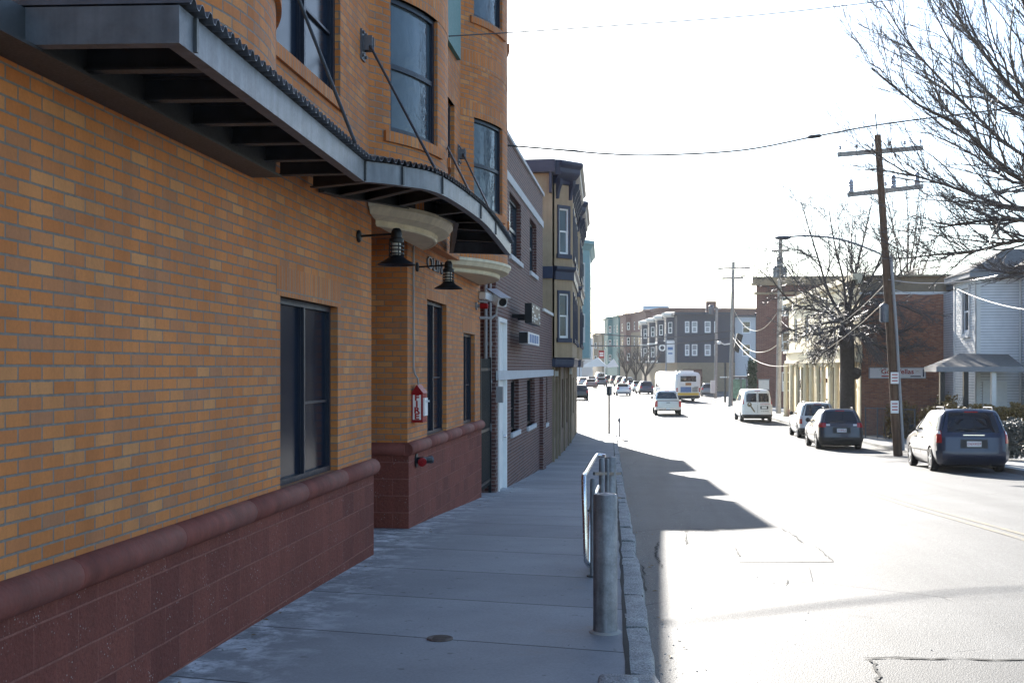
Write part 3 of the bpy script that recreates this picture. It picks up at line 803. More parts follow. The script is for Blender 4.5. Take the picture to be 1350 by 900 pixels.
# ------------------------------------------------------------------ security cameras and red strobe at the end of the yellow wall
CM=thing('security_camera','grey security camera housing on a bracket at the corner of the yellow wall','security camera',(X2,20,2.9),'security cameras over the alley')
def camera_body(t,c,d,L=.36,r=.075):
    c=Vector(c); d=Vector(d).normalized(); a=MB(); x=d.cross(Vector((0,0,1))).normalized(); up=x.cross(d)
    a.obox(c,x*r,d*L/2,up*r*.95); a.build('housing',M['white_plastic'],t)
    a=MB(); a.obox(c+up*r*1.08+d*.03,x*r*1.15,d*(L/2+.05),up*.008); a.build('sun_shield',M['pipe'],t)
    a=MB(); a.lathe([(r*.8,0),(r*.8,.02),(r*.55,.022),(r*.5,.005),(.001,.004)],c+d*L/2,d,16); a.build('lens',M['black'],t,smooth=True)
camera_body(CM,(X2+.28,20.15,2.97),(.55,-.75,-.35),.44,.09)
a=MB(); a.tube([(X2,19.9,2.62),(X2+.2,20.05,2.62),(X2+.27,20.12,2.68),(X2+.28,20.13,2.86)],.022,8); a.build('bracket',M['pipe'],CM,smooth=True)
CM2=thing('security_camera','smaller pale security camera pointing along the yellow wall','security camera',(X2,19.7,2.95),'security cameras over the alley')
camera_body(CM2,(X2+.12,19.95,2.98),(.25,.9,-.1),.34,.06)
a=MB(); a.tube([(X2,19.8,2.9),(X2+.1,19.9,2.9)],.02,8); a.build('bracket',M['pipe'],CM2,smooth=True)
ST=thing('alarm_strobe','small red alarm bell light sticking out of the yellow wall by the alley','alarm',(X2,19.5,2.78))
a=MB(); a.lathe([(.07,0),(.07,.03),(.03,.035),(.03,.09)],(X2,19.5,2.80),(1,0,0),12); a.build('mount',M['grey'],ST,smooth=True)
a=MB(); a.lathe([(.045,.08),(.05,.09),(.05,.2),(.03,.215)],(X2,19.5,2.80),(1,0,0),12); a.build('red_lens',M['red'],ST,smooth=True)

# ------------------------------------------------------------------ alley gate and pipes
GT_=thing('iron_gate','black iron bar gate closing the narrow alley beside the brown brick building','gate',(-3.0,20.8,zg(20.8)))
a=MB(); [a.box(-2.905,-2.87,20.10,21.5,z,z+.05) for z in (-.35,.6,1.7)]
for yb in (20.12,21.48): a.box(-2.91,-2.86,yb-.025,yb+.025,-.6,1.95)
a.build('gate_frame',M['black'],GT_)
a=MB()
for k in range(1,15): a.tube([(-2.888,20.1+.1*k,-.42),(-2.888,20.1+.1*k,1.92)],.012,6)
a.build('gate_bar',M['black'],GT_)
a=MB(); a.box(-2.87,-2.84,21.36,21.42,.58,.72); a.build('latch',M['galv'],GT_)
for x,lab,r in ((-2.965,'thick pale downpipe standing in the alley nearest the gate',.035),(-2.88,'thinner grey conduit pipe fixed to the end of the brown brick wall',.024)):
    t=thing('downpipe',lab,'pipe',(x,21.5,1))
    a=MB(); a.tube([(x,21.5,1.3),(x,21.5,3.6)],r,10)
    for z in (1.5,2.2,3.1): a.lathe([(r+.012,z-.02),(r+.012,z+.02)],(x,21.5,0),n=10)
    a.build('pipe',M['pipe'],t,smooth=True)
BK=thing('alley_light_block','unseen dark brick wall added across the alley back to block light','wall',(-7,20.8,-.6))
a=MB(); a.box(-7.2,-7,20.08,21.56,-1,6); a.build('wall',M['bbrick'],BK)  # out of view; added so no light leaks through the alley
# ================================================================== brown brick building
BB=thing('brick_building','dark brown brick building with a pale stone band and white door next to the alley','building',(-2.784,26,zg(26)))
XB=-2.784; fb=lambda u,z,d:(XB+d,u,z)
a=MB()
lw=[(24.0,25.5,.40,1.50),(27.3,29.2,.36,1.50),(31.8,33.0,.2,1.50)]
up=[(23.75,26.0,4.1,5.4),(27.95,29.7,4.1,5.4)]
a.wall(fb,21.57,31.5,-1.2,6.42,[(21.84,23.1,-.8,2.72)]+lw[:2]+up,.16)
a.wall(fb,31.5,34.7,-1.4,3.3,[lw[2]],.16)
a.wall(lambda u,z,d:(u,21.57-d,z),-14,XB,-1.2,6.42); a.wall(lambda u,z,d:(u,31.5+d,z),-14,XB,3.3,6.42); a.wall(lambda u,z,d:(u,34.7+d,z),-6,XB,-1.4,3.3)
a.face([(-14,21.57,6.42),(XB,21.57,6.42),(XB,31.5,6.42),(-14,31.5,6.42)]); a.face([(-14,31.5,3.3),(XB,31.5,3.3),(XB,34.7,3.3),(-14,34.7,3.3)])
a.box(XB,XB+.10,30.6,31.45,-1.3,1.5)
a.build('wall',M['bbrick'],BB,recalc=False)
a=MB(); a.fbox(fb,21.57,34.7,1.52,1.70,-.02,.05); a.build('stone_band',M['stone'],BB)
a=MB(); a.fbox(fb,21.57,31.5,5.55,5.73,-.02,.03); a.build('stone_band',M['stone'],BB)
a=MB(); a.fbox(fb,21.57,31.53,6.42,6.50,-.3,.05); a.build('roof_coping',M['stone'],BB)
a=MB(); a.fbox(fb,31.53,34.72,3.3,3.38,-.3,.05); a.build('roof_coping',M['offwhite'],BB)
for u0,u1,z0,z1 in lw+up:
    a=MB(); a.fbox(fb,u0-.06,u1+.06,z0-.10,z0,-.16,.05); a.build('window_sill',M['stone'],BB)
for u0,u1,z0,z1 in lw: window(fb,u0,u1,z0,z1,-.15,BB,M['black'],M['glass'],'slider',fw=.06)
for u0,u1,z0,z1 in up: window(fb,u0,u1,z0,z1,-.15,BB,M['bframe'],M['glassb'],'hung',fw=.07)
d=MB(); d.fbox(fb,21.84,21.95,-.8,2.72,-.12,.03); d.fbox(fb,22.99,23.1,-.8,2.72,-.12,.03); d.fbox(fb,21.95,22.99,2.64,2.72,-.12,.03); d.fbox(fb,21.95,22.99,1.55,1.65,-.12,.02); d.fbox(fb,21.95,22.99,1.65,2.64,-.12,-.05); d.fbox(fb,21.95,22.99,-.62,1.5,-.12,-.04)
do=d.build('door',M['white'],BB)
d=MB(); d.lathe([(.02,0),(.03,.03),(.02,.06)],(XB-.02,22.9,.4),(1,0,0),10); d.box(XB-.04,XB-.03,22.88,22.92,.3,.5); d.build('door_handle',M['chrome'],do,smooth=True)
a=MB(); a.box(XB,XB+.12,21.62,21.76,1.1,1.4); a.build('letter_box',M['pipe'],BB)
# projecting signs
s1=thing('projecting_sign','black square sign box with pale dots projecting from the brown brick wall','sign',(XB,24.7,2.9))
a=MB(); a.box(XB+.31,XB+.46,23.8,25.7,2.68,3.09); a.build('sign_box',M['black'],s1)
a=MB(); a.box(XB,XB+.31,24.2,24.26,2.80,2.88); a.build('wall_bracket',M['black'],s1); a=MB(); a.box(XB,XB+.31,25.3,25.4,2.8,2.9); a.build('wall_bracket',M['black'],s1)
a=MB(); r_=random.Random(4)
for i in range(9):
    for j in range(6):
        if r_.random()<.33: a.box(XB+.458,XB+.466,23.88+.2*i,23.88+.2*i+.12,2.715+.06*j,2.715+.06*j+.042)
a.build('pale_dots',M['white_plastic'],s1)
s2=thing('projecting_sign','small white illuminated style sign box below the black dotted sign','sign',(XB,25,2.4))
a=MB(); a.box(XB+.2,XB+.38,23.7,23.78,2.26,2.49); a.build('end_panel',M['black'],s2); a=MB(); a.box(XB,XB+.2,26.0,26.1,2.3,2.4); a.build('wall_bracket',M['black'],s2)
a=MB(); a.box(XB+.2,XB+.385,23.785,26.3,2.25,2.5); a.build('sign_box',M['white_plastic'],s2)
a=MB()
for k in range(4): a.box(XB+.384,XB+.391,24.1+.52*k,24.45+.52*k,2.29,2.46)
a.build('pale_blue_lettering',M['adblue'],s2)
# ================================================================== beige stucco building with two bays
def stucco_front(y): return -2.784-.0301*(y-34.75)
BE=thing('stucco_building','beige stucco three storey building with navy cornices and two angled bays','building',(-3,42,zg(42)))
ZC=7.97
def fl(p,q):      # vertical plane from p to q, outward normal to the right of travel
    p=Vector((p[0],p[1],0)); q=Vector((q[0],q[1],0)); t=(q-p).normalized(); n=Vector((t.y,-t.x,0))
    return (lambda u,z,d:tuple(p+t*u+n*d+Vector((0,0,z)))),(q-p).length
YA,YZ=34.75,50.8
a=MB()
A=(stucco_front(YA),YA); Z=(stucco_front(YZ),YZ)
f,Lf=fl(A,Z); gw=[]
k=.8
while k<Lf-1.6: gw.append((k,k+1.25,-.45,1.35)); k+=2.1
a.wall(f,0,Lf,1.8,ZC)
a.wall(lambda u,z,d:(u,YA-d,z),-13,A[0],-1.6,ZC); a.wall(lambda u,z,d:(u,YZ+d,z),-13,Z[0],-1.8,ZC)
a.face([(-13,YA,ZC),(A[0],YA,ZC),(Z[0],YZ,ZC),(-13,YZ,ZC)])
bays=[(34.9,41.9),(43.1,50.1)]; bw=[]; wins=[]
for y0,y1 in bays:
    P=[(stucco_front(y0)+.06,y0),(stucco_front(y0)+.57,y0+.57),(stucco_front(y1)+.57,y1-.57),(stucco_front(y1),y1)]
    for p,q in zip(P,P[1:]):
        ff,LL=fl(p,q)
        if LL<1.2: ws=[(LL*.5-.20,LL*.5+.20)]
        else: ws=[(.5,1.4),(LL/2-.45,LL/2+.45),(LL-1.4,LL-.5)]
        hs=[(u0,u1,z0,z1) for u0,u1 in ws for z0,z1 in ((2.66,4.0),(5.2,6.58))]
        a.wall(ff,0,LL,2.03,7.3,hs,.06); wins+=[(ff,)+h for h in hs]
    a.face([(x,y,2.03) for x,y in P]); bw.append(P)
a.build('wall',M['stucco'],BE,recalc=False)
a=MB(); a.wall(f,0,Lf,-1.9,1.8,gw,.12); a.build('ground_storey',M['storefront'],BE,recalc=False)
for u0,u1,z0,z1 in gw: window(f,u0,u1,z0,z1,-.11,BE,M['bframe'],M['glass'],'slider',fw=.06)
for u0,u1,z0,z1 in gw[::2]:
    pass
for ff,u0,u1,z0,z1 in wins:
    window(ff,u0,u1,z0,z1,-.05,BE,M['white'],M['glassb'],'hung',fw=.045)
for ff,u0,u1,z0,z1 in wins:
    a=MB(); a.fbox(ff,u0-.065,u0-.001,z0-.1,z1+.1,-.02,.035); a.fbox(ff,u1+.001,u1+.065,z0-.1,z1+.1,-.02,.035); a.fbox(ff,u0-.001,u1+.001,z1+.002,z1+.1,-.02,.035); a.fbox(ff,u0-.10,u1+.10,z0-.13,z0-.002,-.02,.07); a.build('window_casing',M['navy'],BE)
# profiles swept around each bay
def offset_poly(P,o):
    out=[]
    for i,p in enumerate(P):
        ns=[]
        for a_,b_ in ((i-1,i),(i,i+1)):
            if a_<0 or b_>=len(P): continue
            t=(Vector(P[b_])-Vector(P[a_])).normalized(); ns.append(Vector((t.y,-t.x)))
        n=sum(ns,Vector((0,0))); n=n/max(.3,n.length_squared)*len(ns) if len(ns)==2 else ns[0]
        if len(ns)==2:
            n=(ns[0]+ns[1]); n=n/(1+ns[0].dot(ns[1]))
        out.append(Vector(p)+n*o)
    return out
def sweep(mb,P,prof):
    rows=[[ (q.x,q.y,z) for q in offset_poly(P,o)] for o,z in prof]
    mb.grid(rows,cv=True); mb.face([r[0] for r in rows]); mb.face([r[-1] for r in rows][::-1])
for P in bw:
    m=MB(); sweep(m,P,[(-.3,7.32),(.04,7.32),(.06,7.42),(.22,7.60),(.24,7.65),(.24,7.77),(.29,7.82),(.33,7.89),(.33,7.96),(.26,8.0),(-.5,8.11)])
    m.face([(x,y,8.11) for x,y in offset_poly(P,-.5)]); m.build('cornice',M['navy'],BE)
    m=MB(); sweep(m,P,[(-.05,4.42),(.05,4.42),(.05,4.66),(.12,4.74),(.12,4.82),(-.05,4.84)]); m.build('belt_course',M['navy'],BE)
    m=MB(); sweep(m,P,[(-.1,1.78),(.03,1.78),(.05,1.86),(.05,2.02),(.10,2.06),(-.1,2.08)]); m.build('storefront_cornice',M['navy'],BE)
    for p,q in zip(P,P[1:]):
        ff,LL=fl(p,q); n=2 if LL<1.2 else 5
        for i in range(n):
            u=LL*(i+.5)/n if n>2 else (.1 if i==0 else LL-.12)
            b_=MB(); 
            for du in (0,):
                pr=[(0,6.86),(.05,6.88),(.07,7.0),(.12,7.16),(.19,7.28),(.20,7.45),(0,7.45)]
                b_.prism([ff(u-.04,z,d_) for d_,z in pr],Vector(ff(u+.05,0,0))-Vector(ff(u-.05,0,0)))
            b_.build('bracket',M['navy'],BE)
m=MB(); f2_,L2=fl(A,Z); m.fbox(f2_,0,L2,7.56,7.98,-.1,.25); m.fbox(f2_,0,L2,1.80,2.03,-.05,.10); m.fbox(lambda u,z,d:(u,YA-d,z),-6,A[0]+.1,7.6,7.98,-.05,.25); m.fbox(lambda u,z,d:(u,YA-d,z),-6,A[0]+.02,4.44,4.80,-.05,.05); m.build('side_cornice',M['navy'],BE)
m=MB(); m.fbox(lambda u,z,d:(u,YA-d,z),A[0]-.08,A[0]-.0,7.0,7.6,0,.2); m.build('bracket',M['navy'],BE)
# downpipes and pilasters of the ground storey
for u in (.2,2.4,4.5,8.7,12.9,15.6): m=MB(); m.fbox(f,u,u+.2,-1.7,1.8,-.02,.06); m.build('pilaster',M['stuccodk'],BE)
m=MB(); m.fbox(f,1.3,1.5,1.5,1.66,.0,.12); m.build('lamp_fitting',M['white_plastic'],BE); m=MB(); m.fbox(f,13.2,13.5,1.5,1.75,.0,.16); m.build('lamp_fitting',M['white_plastic'],BE)
# ------------------------------------------------------------------ teal building at the corner
TE=thing('teal_building','pale teal wooden building with a bay at the street corner behind the beige building','building',(-4,56,zg(56)))
YT0,YT1=50.9,60.9
a=MB(); A=(stucco_front(YT0),YT0); Z=(stucco_front(YT1),YT1); ft,Lt=fl(A,Z)
a.wall(ft,0,Lt,2.1,7.6); a.wall(lambda u,z,d:(u,YT0-d,z),-12,A[0],2,7.6); a.wall(lambda u,z,d:(u,YT1+d,z),-12,Z[0],-1.9,7.6); a.face([(-12,YT0,7.6),(A[0],YT0,7.6),(Z[0],YT1,7.6),(-12,YT1,7.6)])
P=[(stucco_front(51.8),51.8),(stucco_front(51.8)+.78,52.75),(stucco_front(60)+.78,59.3),(stucco_front(60.4),60.4)]
tw=[]
for p,q in zip(P,P[1:]):
    ff,LL=fl(p,q); ws=[(LL*.5-.3,LL*.5+.3)] if LL<1.6 else [(.4,1.1),(LL-1.1,LL-.4)]
    hs=[(u0,u1,z0,z1) for u0,u1 in ws for z0,z1 in ((2.9,4.2),(5.2,6.5))]
    a.wall(ff,0,LL,2.2,7.3,hs,.05); tw+=[(ff,)+h for h in hs]
a.face([(x,y,2.2) for x,y in P]); a.face([(x,y,7.3) for x,y in P])
a.build('wall',M['teal'],TE,recalc=False)
for ff,u0,u1,z0,z1 in tw: window(ff,u0,u1,z0,z1,-.04,TE,M['offwhite'],M['glassb'],'hung',fw=.06)
m=MB(); sweep(m,P,[(-.2,7.1),(.04,7.1),(.15,7.3),(.22,7.35),(.22,7.5),(-.2,7.6)]); m.build('cornice',M['teal'],TE)
m=MB(); m.wall(ft,0,Lt,-1.9,2.1,[(.5,2,-.4,1.3),(3.2,4.7,-.4,1.3),(6,7.2,-1.6,.6)],.12); m.build('ground_storey',M['stuccodk'],TE,recalc=False)
for u0,u1,z0,z1 in [(.5,2,-.4,1.3),(3.2,4.7,-.4,1.3)]: window(ft,u0,u1,z0,z1,-.11,TE,M['bframe'],M['glass'],'slider',fw=.06)
m=MB(); m.fbox(ft,6,7.2,-1.75,.6,-.11,-.08); m.build('door',M['navy'],TE)
m=MB(); m.fbox(ft,0,Lt,1.85,2.12,-.05,.12); m.build('storefront_cornice',M['navy'],TE)

# ================================================================== street furniture on the near sidewalk
t=thing('bollard','thick grey steel pipe bollard standing nearest on the sidewalk','bollard',V(798,828,4.59),'steel bollards by the kerb')
def bollard(t,x,y,r,h,tilt=0):
    z0=zg(y); a=MB(); a.lathe([(r+.012,-.03),(r+.012,.004),(r,.012),(r,h-.012),(r-.006,h),(r-.016,h),(r-.018,h-.004),(.001,h+.012)],(x,y,z0),n=28)
    a.build('post',M['bollard'],t,smooth=True)
p=V(798,828,4.59); t.location=(p.x,p.y,zg(p.y)); bollard(t,p.x,p.y,.0815,.93)
a=MB(); a.lathe([(.108,.0),(.106,.010),(.084,.016)],(p.x,p.y,zg(p.y)),n=24); a.build('footing_collar',M['walk2'],t,smooth=True)
q=V(805,700,7.6); t=thing('bollard','second thick steel pipe bollard hidden behind the nearest one','bollard',(q.x,q.y,zg(q.y)),'steel bollards by the kerb'); bollard(t,q.x,q.y,.062,.92)
for px,d,lab,hh,r in ((793,7.0,'thin dark steel post just left of the second bollard',.95,.026),(800.5,7.2,'thin dark steel post touching the second bollard',.93,.022),(781.5,6.0,'short thin steel post inside the bent handrail',.86,.024)):
    q=V(px,700,d); t=thing('steel_post',lab,'post',(q.x,q.y,zg(q.y)))
    a=MB(); a.lathe([(r,-.05),(r,hh-.01),(r-.006,hh),(.001,hh+.004)],(q.x,q.y,zg(q.y)),n=14); a.build('tube',M['bollard'],t,smooth=True)
    a=MB(); a.lathe([(r+.03,.0),(r+.03,.012)],(q.x,q.y,zg(q.y)),n=14); a.build('base_plate',M['galvdk'],t)
HR=thing('handrail','bent shiny stainless handrail loop rising from the sidewalk beside the bollards','handrail',V(776,745,6.3))
pts=[V(798,601,7.0),V(790,600,7.0),V(785,601.5,6.9),V(772,623,6.05),V(769.8,628,5.95),V(770,650,5.9),V(771.5,700,5.88),V(772.5,735,5.87),V(773.5,740,5.9),V(777,745,6.1),V(784,745,6.4)]
def smooth_pts(P,n=4):
    out=[]
    for i in range(len(P)-1):
        p0=P[max(i-1,0)];a=P[i];b=P[i+1];p3=P[min(i+2,len(P)-1)]
        for k in range(n):
            t=k/n; out.append(.5*((2*a)+(b-p0)*t+(2*p0-5*a+4*b-p3)*t*t+(3*a-p0-3*b+p3)*t**3))
    return out+[P[-1]]
a=MB(); a.tube(smooth_pts(pts),.021,12); a.build('rail',M['stainless'],HR,smooth=True)
a=MB(); a.tube(smooth_pts([V(789,641,6.9),V(783,655,6.4),V(779,672,6.25),V(777,690,6.2),V(776,742,6.15)]),.017,10); a.build('inner_rail',M['stainless'],HR,smooth=True)
a=MB(); a.bar(V(776,673,6.1),V(790,673,6.4),.02,.02); a.bar(V(783,624,6.6),V(818,624,8.0),.02,.03); a.bar(V(800,655,6.6),V(818,656,7.6),.02,.02); a.build('cross_bar',M['galvdk'],HR)
# rough granite stub at the very front by the kerb
p=G(815,905,zg); t=thing('granite_block','rough grey granite block standing at the kerb in the lower foreground','stone block',(p.x,p.y,zg(p.y)))
a=MB(); r_=random.Random(2); rows=[]
for k,(w_,z) in enumerate([(.118,-.05),(.115,.02),(.108,.05),(.098,.062),(.06,.066),(.0,.067)]):
    rows.append([(p.x+w_*max(-1,min(1,1.35*math.cos(j*PI/8)))+r_.uniform(-.004,.004),p.y-.08+1.1*w_*max(-1,min(1,1.35*math.sin(j*PI/8))),zg(p.y)+z+r_.uniform(-.004,.004)) for j in range(16)])
a.grid(rows,cu=True); a.build('stone',M['granite'],t,smooth=True,angle=50)
# sign seen from behind and small post at the corner
p=XY(803,35); t=thing('traffic_sign','small grey street sign seen from behind on a thin post at the corner','sign',(p[0],p[1],zg(p[1])))
a=MB(); a.tube([(p[0],p[1],zg(p[1])-.05),(p[0],p[1],V(803,509,35).z)],.05,8); a.build('post',M['galvdk'],t,smooth=True)
a=MB(); q=V(803,515,35); a.box(q.x-.15,q.x+.15,q.y+.03,q.y+.045,q.z-.24,q.z+.24); a.build('sign_plate',M['grey'],t)
p=XY(816.5,33.5); t=thing('marker_post','short thin post with a small head at the kerb corner','post',(p[0],p[1],zg(p[1])))
a=MB(); a.tube([(p[0],p[1],zg(p[1])-.05),(p[0],p[1],zg(p[1])+.75)],.035,8); a.build('post',M['grey'],t,smooth=True)
a=MB(); a.lathe([(.05,.68),(.07,.72),(.07,.82),(.03,.9),(.001,.91)],(p[0],p[1],zg(p[1])),n=10); a.build('head',M['grey'],t,smooth=True)
# ================================================================== right side of the street
def O(x,y): return (1.0123*x,1.6794*y-.2135*x)
# ---- clapboard house with porch
hx,hy=XY(1287,27.9); HS=thing('clapboard_house','pale grey clapboard house with a shingled porch roof behind the hedge','house',(hx,hy,zg(hy)))
gz=zg(hy)-.1
fs=lambda u,z,d:(hx-d,u,z)                 # street side, faces the road
fc=lambda u,z,d:(u,hy-d,z)                 # faces the camera
a=MB(); a.wall(fs,hy,hy+3.4,gz,5.45,[(hy+1.0,hy+1.95,3.25,5.0)],.08); a.build('lit_siding',M['clap_sunlit'],HS,recalc=False)
a=MB(); a.wall(fc,hx,hx+1.75,gz,5.45); a.wall(lambda u,z,d:(u,hy-1.6-d,z),hx+1.75,hx+12,gz,5.6,[(hx+2.1,hx+3.0,-.6,1.1),(hx+2.1,hx+3.0,3.3,5.0)],.08); a.wall(lambda u,z,d:(hx+1.75-d,u,z),hy-1.6,hy,gz,5.6)
a.wall(lambda u,z,d:(u,hy+3.4+d,z),hx,hx+12,gz,5.45); a.wall(lambda u,z,d:(hx+1.2-d,u,z),hy+3.4,hy+12,gz,5.45)
a.build('siding',M['clap'],HS,recalc=False)
window(fs,hy+1.0,hy+1.95,3.25,5.0,-.07,HS,M['white'],M['glass'],'hung',fw=.07)
for z0,z1 in ((-.6,1.1),(3.3,5.0)): window(lambda u,z,d:(u,hy-1.6-d,z),hx+2.1,hx+3.0,z0,z1,-.07,HS,M['white'],M['glass'],'hung',fw=.07)
a=MB(); a.fbox(fs,hy+.86,hy+1.0,3.15,5.1,-.02,.05); a.fbox(fs,hy+1.95,hy+2.09,3.15,5.1,-.02,.05); a.fbox(fs,hy+.86,hy+2.09,5.1,5.25,-.02,.08); a.fbox(fs,hy+.86,hy+2.09,3.02,3.15,-.02,.08); a.build('window_trim',M['offwhite'],HS)
a=MB(); a.box(hx-.03,hx+.16,hy-.03,hy+.0-.004,gz,5.45); a.box(hx-.03,hx-.004,hy-.03,hy+.16,gz,5.45); a.box(hx-.03,hx-.004,hy+3.25,hy+3.42,gz,5.45); a.build('corner_board',M['offwhite'],HS)
a=MB(); a.tube([(hx+1.70,hy-.08,gz),(hx+1.70,hy-.08,5.3)],.045,8); a.build('downpipe',M['offwhite'],HS,smooth=True)
a=MB(); a.box(hx-.35,hx+2,hy-.35,hy+3.7,5.45,5.66); a.box(hx+1.4,hx+12.2,hy-1.95,hy+12,5.6,5.8); a.build('eaves',M['grey'],HS)
a=MB(); 
def hip(x0,x1,y0,y1,z,h,rin):
    xm0,xm1=x0+rin,x1-rin; ym=(y0+y1)/2
    a.face([(x0,y0,z),(x1,y0,z),(xm1,ym,z+h),(xm0,ym,z+h)]); a.face([(x1,y1,z),(x0,y1,z),(xm0,ym,z+h),(xm1,ym,z+h)]); a.face([(x0,y1,z),(x0,y0,z),(xm0,ym,z+h)]); a.face([(x1,y0,z),(x1,y1,z),(xm1,ym,z+h)])
hip(hx-.4,hx+5,hy-.4,hy+3.75,5.66,1.1,2.0); hip(hx+1.3,hx+12.3,hy-2.0,hy+12,5.8,2.6,5.0)
a.build('roof',M['shingle'],HS)
# porch
px0,px1=hx-1.95,hx+.25; py0,py1=hy-1.9,hy-.05
a=MB(); a.prism([(px0-.1,py0-.2,1.74),(px1+1.0,py0-.2,1.74),(px1-.4,py0-.2,2.02),(px0+1.9,py0-.2,2.55)],(0,.0001,0)) if False else None
a=MB(); a.face([(px0-.1,py0-.15,1.80),(px1+1.0,py0-.15,1.80),(px1+1.0,py1,2.3),(px0+1.3,py1,2.35)]); a.face([(px0-.1,py1,1.80),(px0-.1,py0-.15,1.80),(px0+1.3,py1,2.35)])
a.face([(px1+1.0,py0-.15,1.80),(px1+1.0,py1,1.80),(px1+1.0,py1,2.3)]); a.face([(px0-.1,py0-.15,1.80),(px0-.1,py1,1.80),(px1+1,py1,1.80),(px1+1,py0-.15,1.80)])
a.build('porch_roof',M['shingle'],HS)
a=MB(); a.box(px0-.12,px1+1.02,py0-.17,py0-.10,1.60,1.80); a.box(px0-.12,px0-.05,py0-.10,py1,1.60,1.80); a.build('porch_fascia',M['grey'],HS)
for x in (px0+.15,px0+1.05,px1-.1):
    a=MB(); a.box(x-.09,x+.09,py0-.02,py0+.16,gz,1.62); a.build('porch_post',M['offwhite'] if x>px0+2 else M['black'],HS)
a=MB(); a.box(px0,px1+.5,py0,py1,gz,gz+.5); a.build('porch_floor',M['grey'],HS)
a=MB(); a.fbox(fc,hx+.25,hx+1.2,gz+.5,1.2,.0,.05); a.build('porch_door',M['offwhite'],HS)
# ---- shop building with red brick side wall and cream front
sx,sy=XY(1135,34); SH=thing('shop_building','two storey shop building with a cream columned storefront and red brick side wall','building',(sx,sy,zg(sy)))
gs=zg(sy)-.15
a=MB(); a.wall(lambda u,z,d:(u,sy-d,z),sx+.02,sx+7.5,gs,5.4); a.wall(lambda u,z,d:(u,sy+4-d,z),sx,sx+14,5.0,6.4) if False else None; a.face([(sx,sy,5.4),(sx+7.5,sy,5.4),(sx+7.5,sy+4,5.4),(sx,sy+4,5.4)]); a.build('brick_side_wall',M['rbrick'],SH,recalc=False)
a=MB(); a.wall(lambda u,z,d:(u,sy+.35-d,z),sx,sx+14,5.3,6.4); a.build('attic_wall',M['stuccodk'],SH)
a=MB(); a.box(sx-.05,sx+7.6,sy-.06,sy+.25,5.4,5.52); a.build('wall_coping',M['offwhite'],SH)
Y9=83.0; fp,LP=fl((sx,sy),(sx-.0288*(Y9-sy),Y9)); 
def fq(u,z,d): return fp(u,z,-d)           # outward towards the road
def ufp(px):     # distance along the front for a photo column
    k=math.tan(math.atan((px-675)/FPX)-TH); c=sx+.0288*sy
    return c/(k+.0288)-sy
a=MB(); ws=[]
for u in (2.0,6.5,11.0,15.5,20): ws.append((u,u+1.3,3.5,5.1))
shopw=[(1.0,4.6,-1.0,1.9),(5.4,8.2,-1.6,1.9),(9.0,12.6,-1.0,1.9),(13.4,16.4,-1.6,1.9),(17.2,20.4,-1.0,1.9)]
a.wall(fq,0,LP,gs,6.3,ws+shopw,.15); a.wall(lambda u,z,d:(u,Y9+d,z),sx-.7,sx+14,gs,6.3); a.face([(sx,sy,6.3),(sx+14,sy,6.3),(sx+14,Y9,6.3),(sx-.7,Y9,6.3)])
a.build('front_wall',M['cream'],SH,recalc=False)
for h in ws: window(fq,*h,-.13,SH,M['white'],M['glassb'],'hung',fw=.08)
for h in shopw: window(fq,*h,-.14,SH,M['cream'],M['glass'],'slider',fw=.1)
a=MB()
for z0,z1,d in ((2.05,2.25,.30),(2.25,2.75,.18),(2.75,2.9,.40),(5.95,6.15,.2),(6.15,6.45,.42)): a.fbox(fq,-.1,LP,z0,z1,-.05,d)
a.build('cornice',M['cream'],SH)
for px in (1131,1108.7,1090.7,1075,1067,1048.7,1040):
    u=max(.15,ufp(px)); p=Vector(fq(u,0,.22)); a=MB(); a.lathe([(.2,gs),(.2,gs+.25),(.15,gs+.3),(.135,1.8),(.17,1.85),(.19,2.04)],(p.x,p.y,0),n=12); a.build('column',M['cream'],SH,smooth=True)
a=MB(); a.fbox(fq,10.2,11.4,.9,1.15,-.1,-.02); a.build('red_window_sign',M['red'],SH)
a=MB(); a.fbox(fq,1.6,2.6,.7,1.0,-.1,-.02); a.build('red_window_sign',M['red'],SH)
a=MB(); a.fbox(fq,0,LP,gs,gs+.6,-.02,.06); a.build('brick_plinth',M['rbrick'],SH)
SG=thing('shop_sign','long white shop sign with red lettering and scissors on the red brick side wall','sign',(sx+1,sy,1.5))
q0,q1=V(1145,492,34),V(1218,492,34); xa,xb=q0.x,q1.x; zc=(V(1180,485,33.8).z+V(1180,498,33.8).z)/2
a=MB(); a.box(xa,xb,sy-.10,sy-.012,zc-.27,zc+.27); a.build('sign_board',M['white'],SG)
a=MB(); a.box(xa,xb,sy-.12,sy-.10,zc-.28,zc-.25); a.box(xa,xb,sy-.12,sy-.10,zc+.25,zc+.28); a.box(xa,xa+.03,sy-.12,sy-.10,zc-.25,zc+.25); a.box(xb-.03,xb,sy-.12,sy-.10,zc-.25,zc+.25); a.build('sign_frame',M['grey'],SG)
text_obj('lettering','Goodfellas',.33,M['redlt'],SG,((xa+xb)/2+.0,sy-.106,zc+.06),(1,0,0),(0,0,1),.003,sx=1.1,bold=.006)
a=MB(); a.box(xa+.6,xa+1.5,sy-.107,sy-.101,zc-.19,zc-.13); a.build('small_red_line',M['redlt'],SG)
a=MB(); a.box(xb-.75,xb-.25,sy-.107,sy-.101,zc-.19,zc-.14); a.box(xb-.16,xb-.09,sy-.107,sy-.101,zc-.19,zc+.19); a.build('navy_mark',M['navy'],SG)
a=MB(); a.bar((xb-.52,sy-.104,zc+.15),(xb-.28,sy-.104,zc+.02),.006,.03,(0,1,0)); a.bar((xb-.52,sy-.104,zc+.02),(xb-.28,sy-.104,zc+.15),.006,.03,(0,1,0)); a.build('scissors_mark',M['amber'],SG)
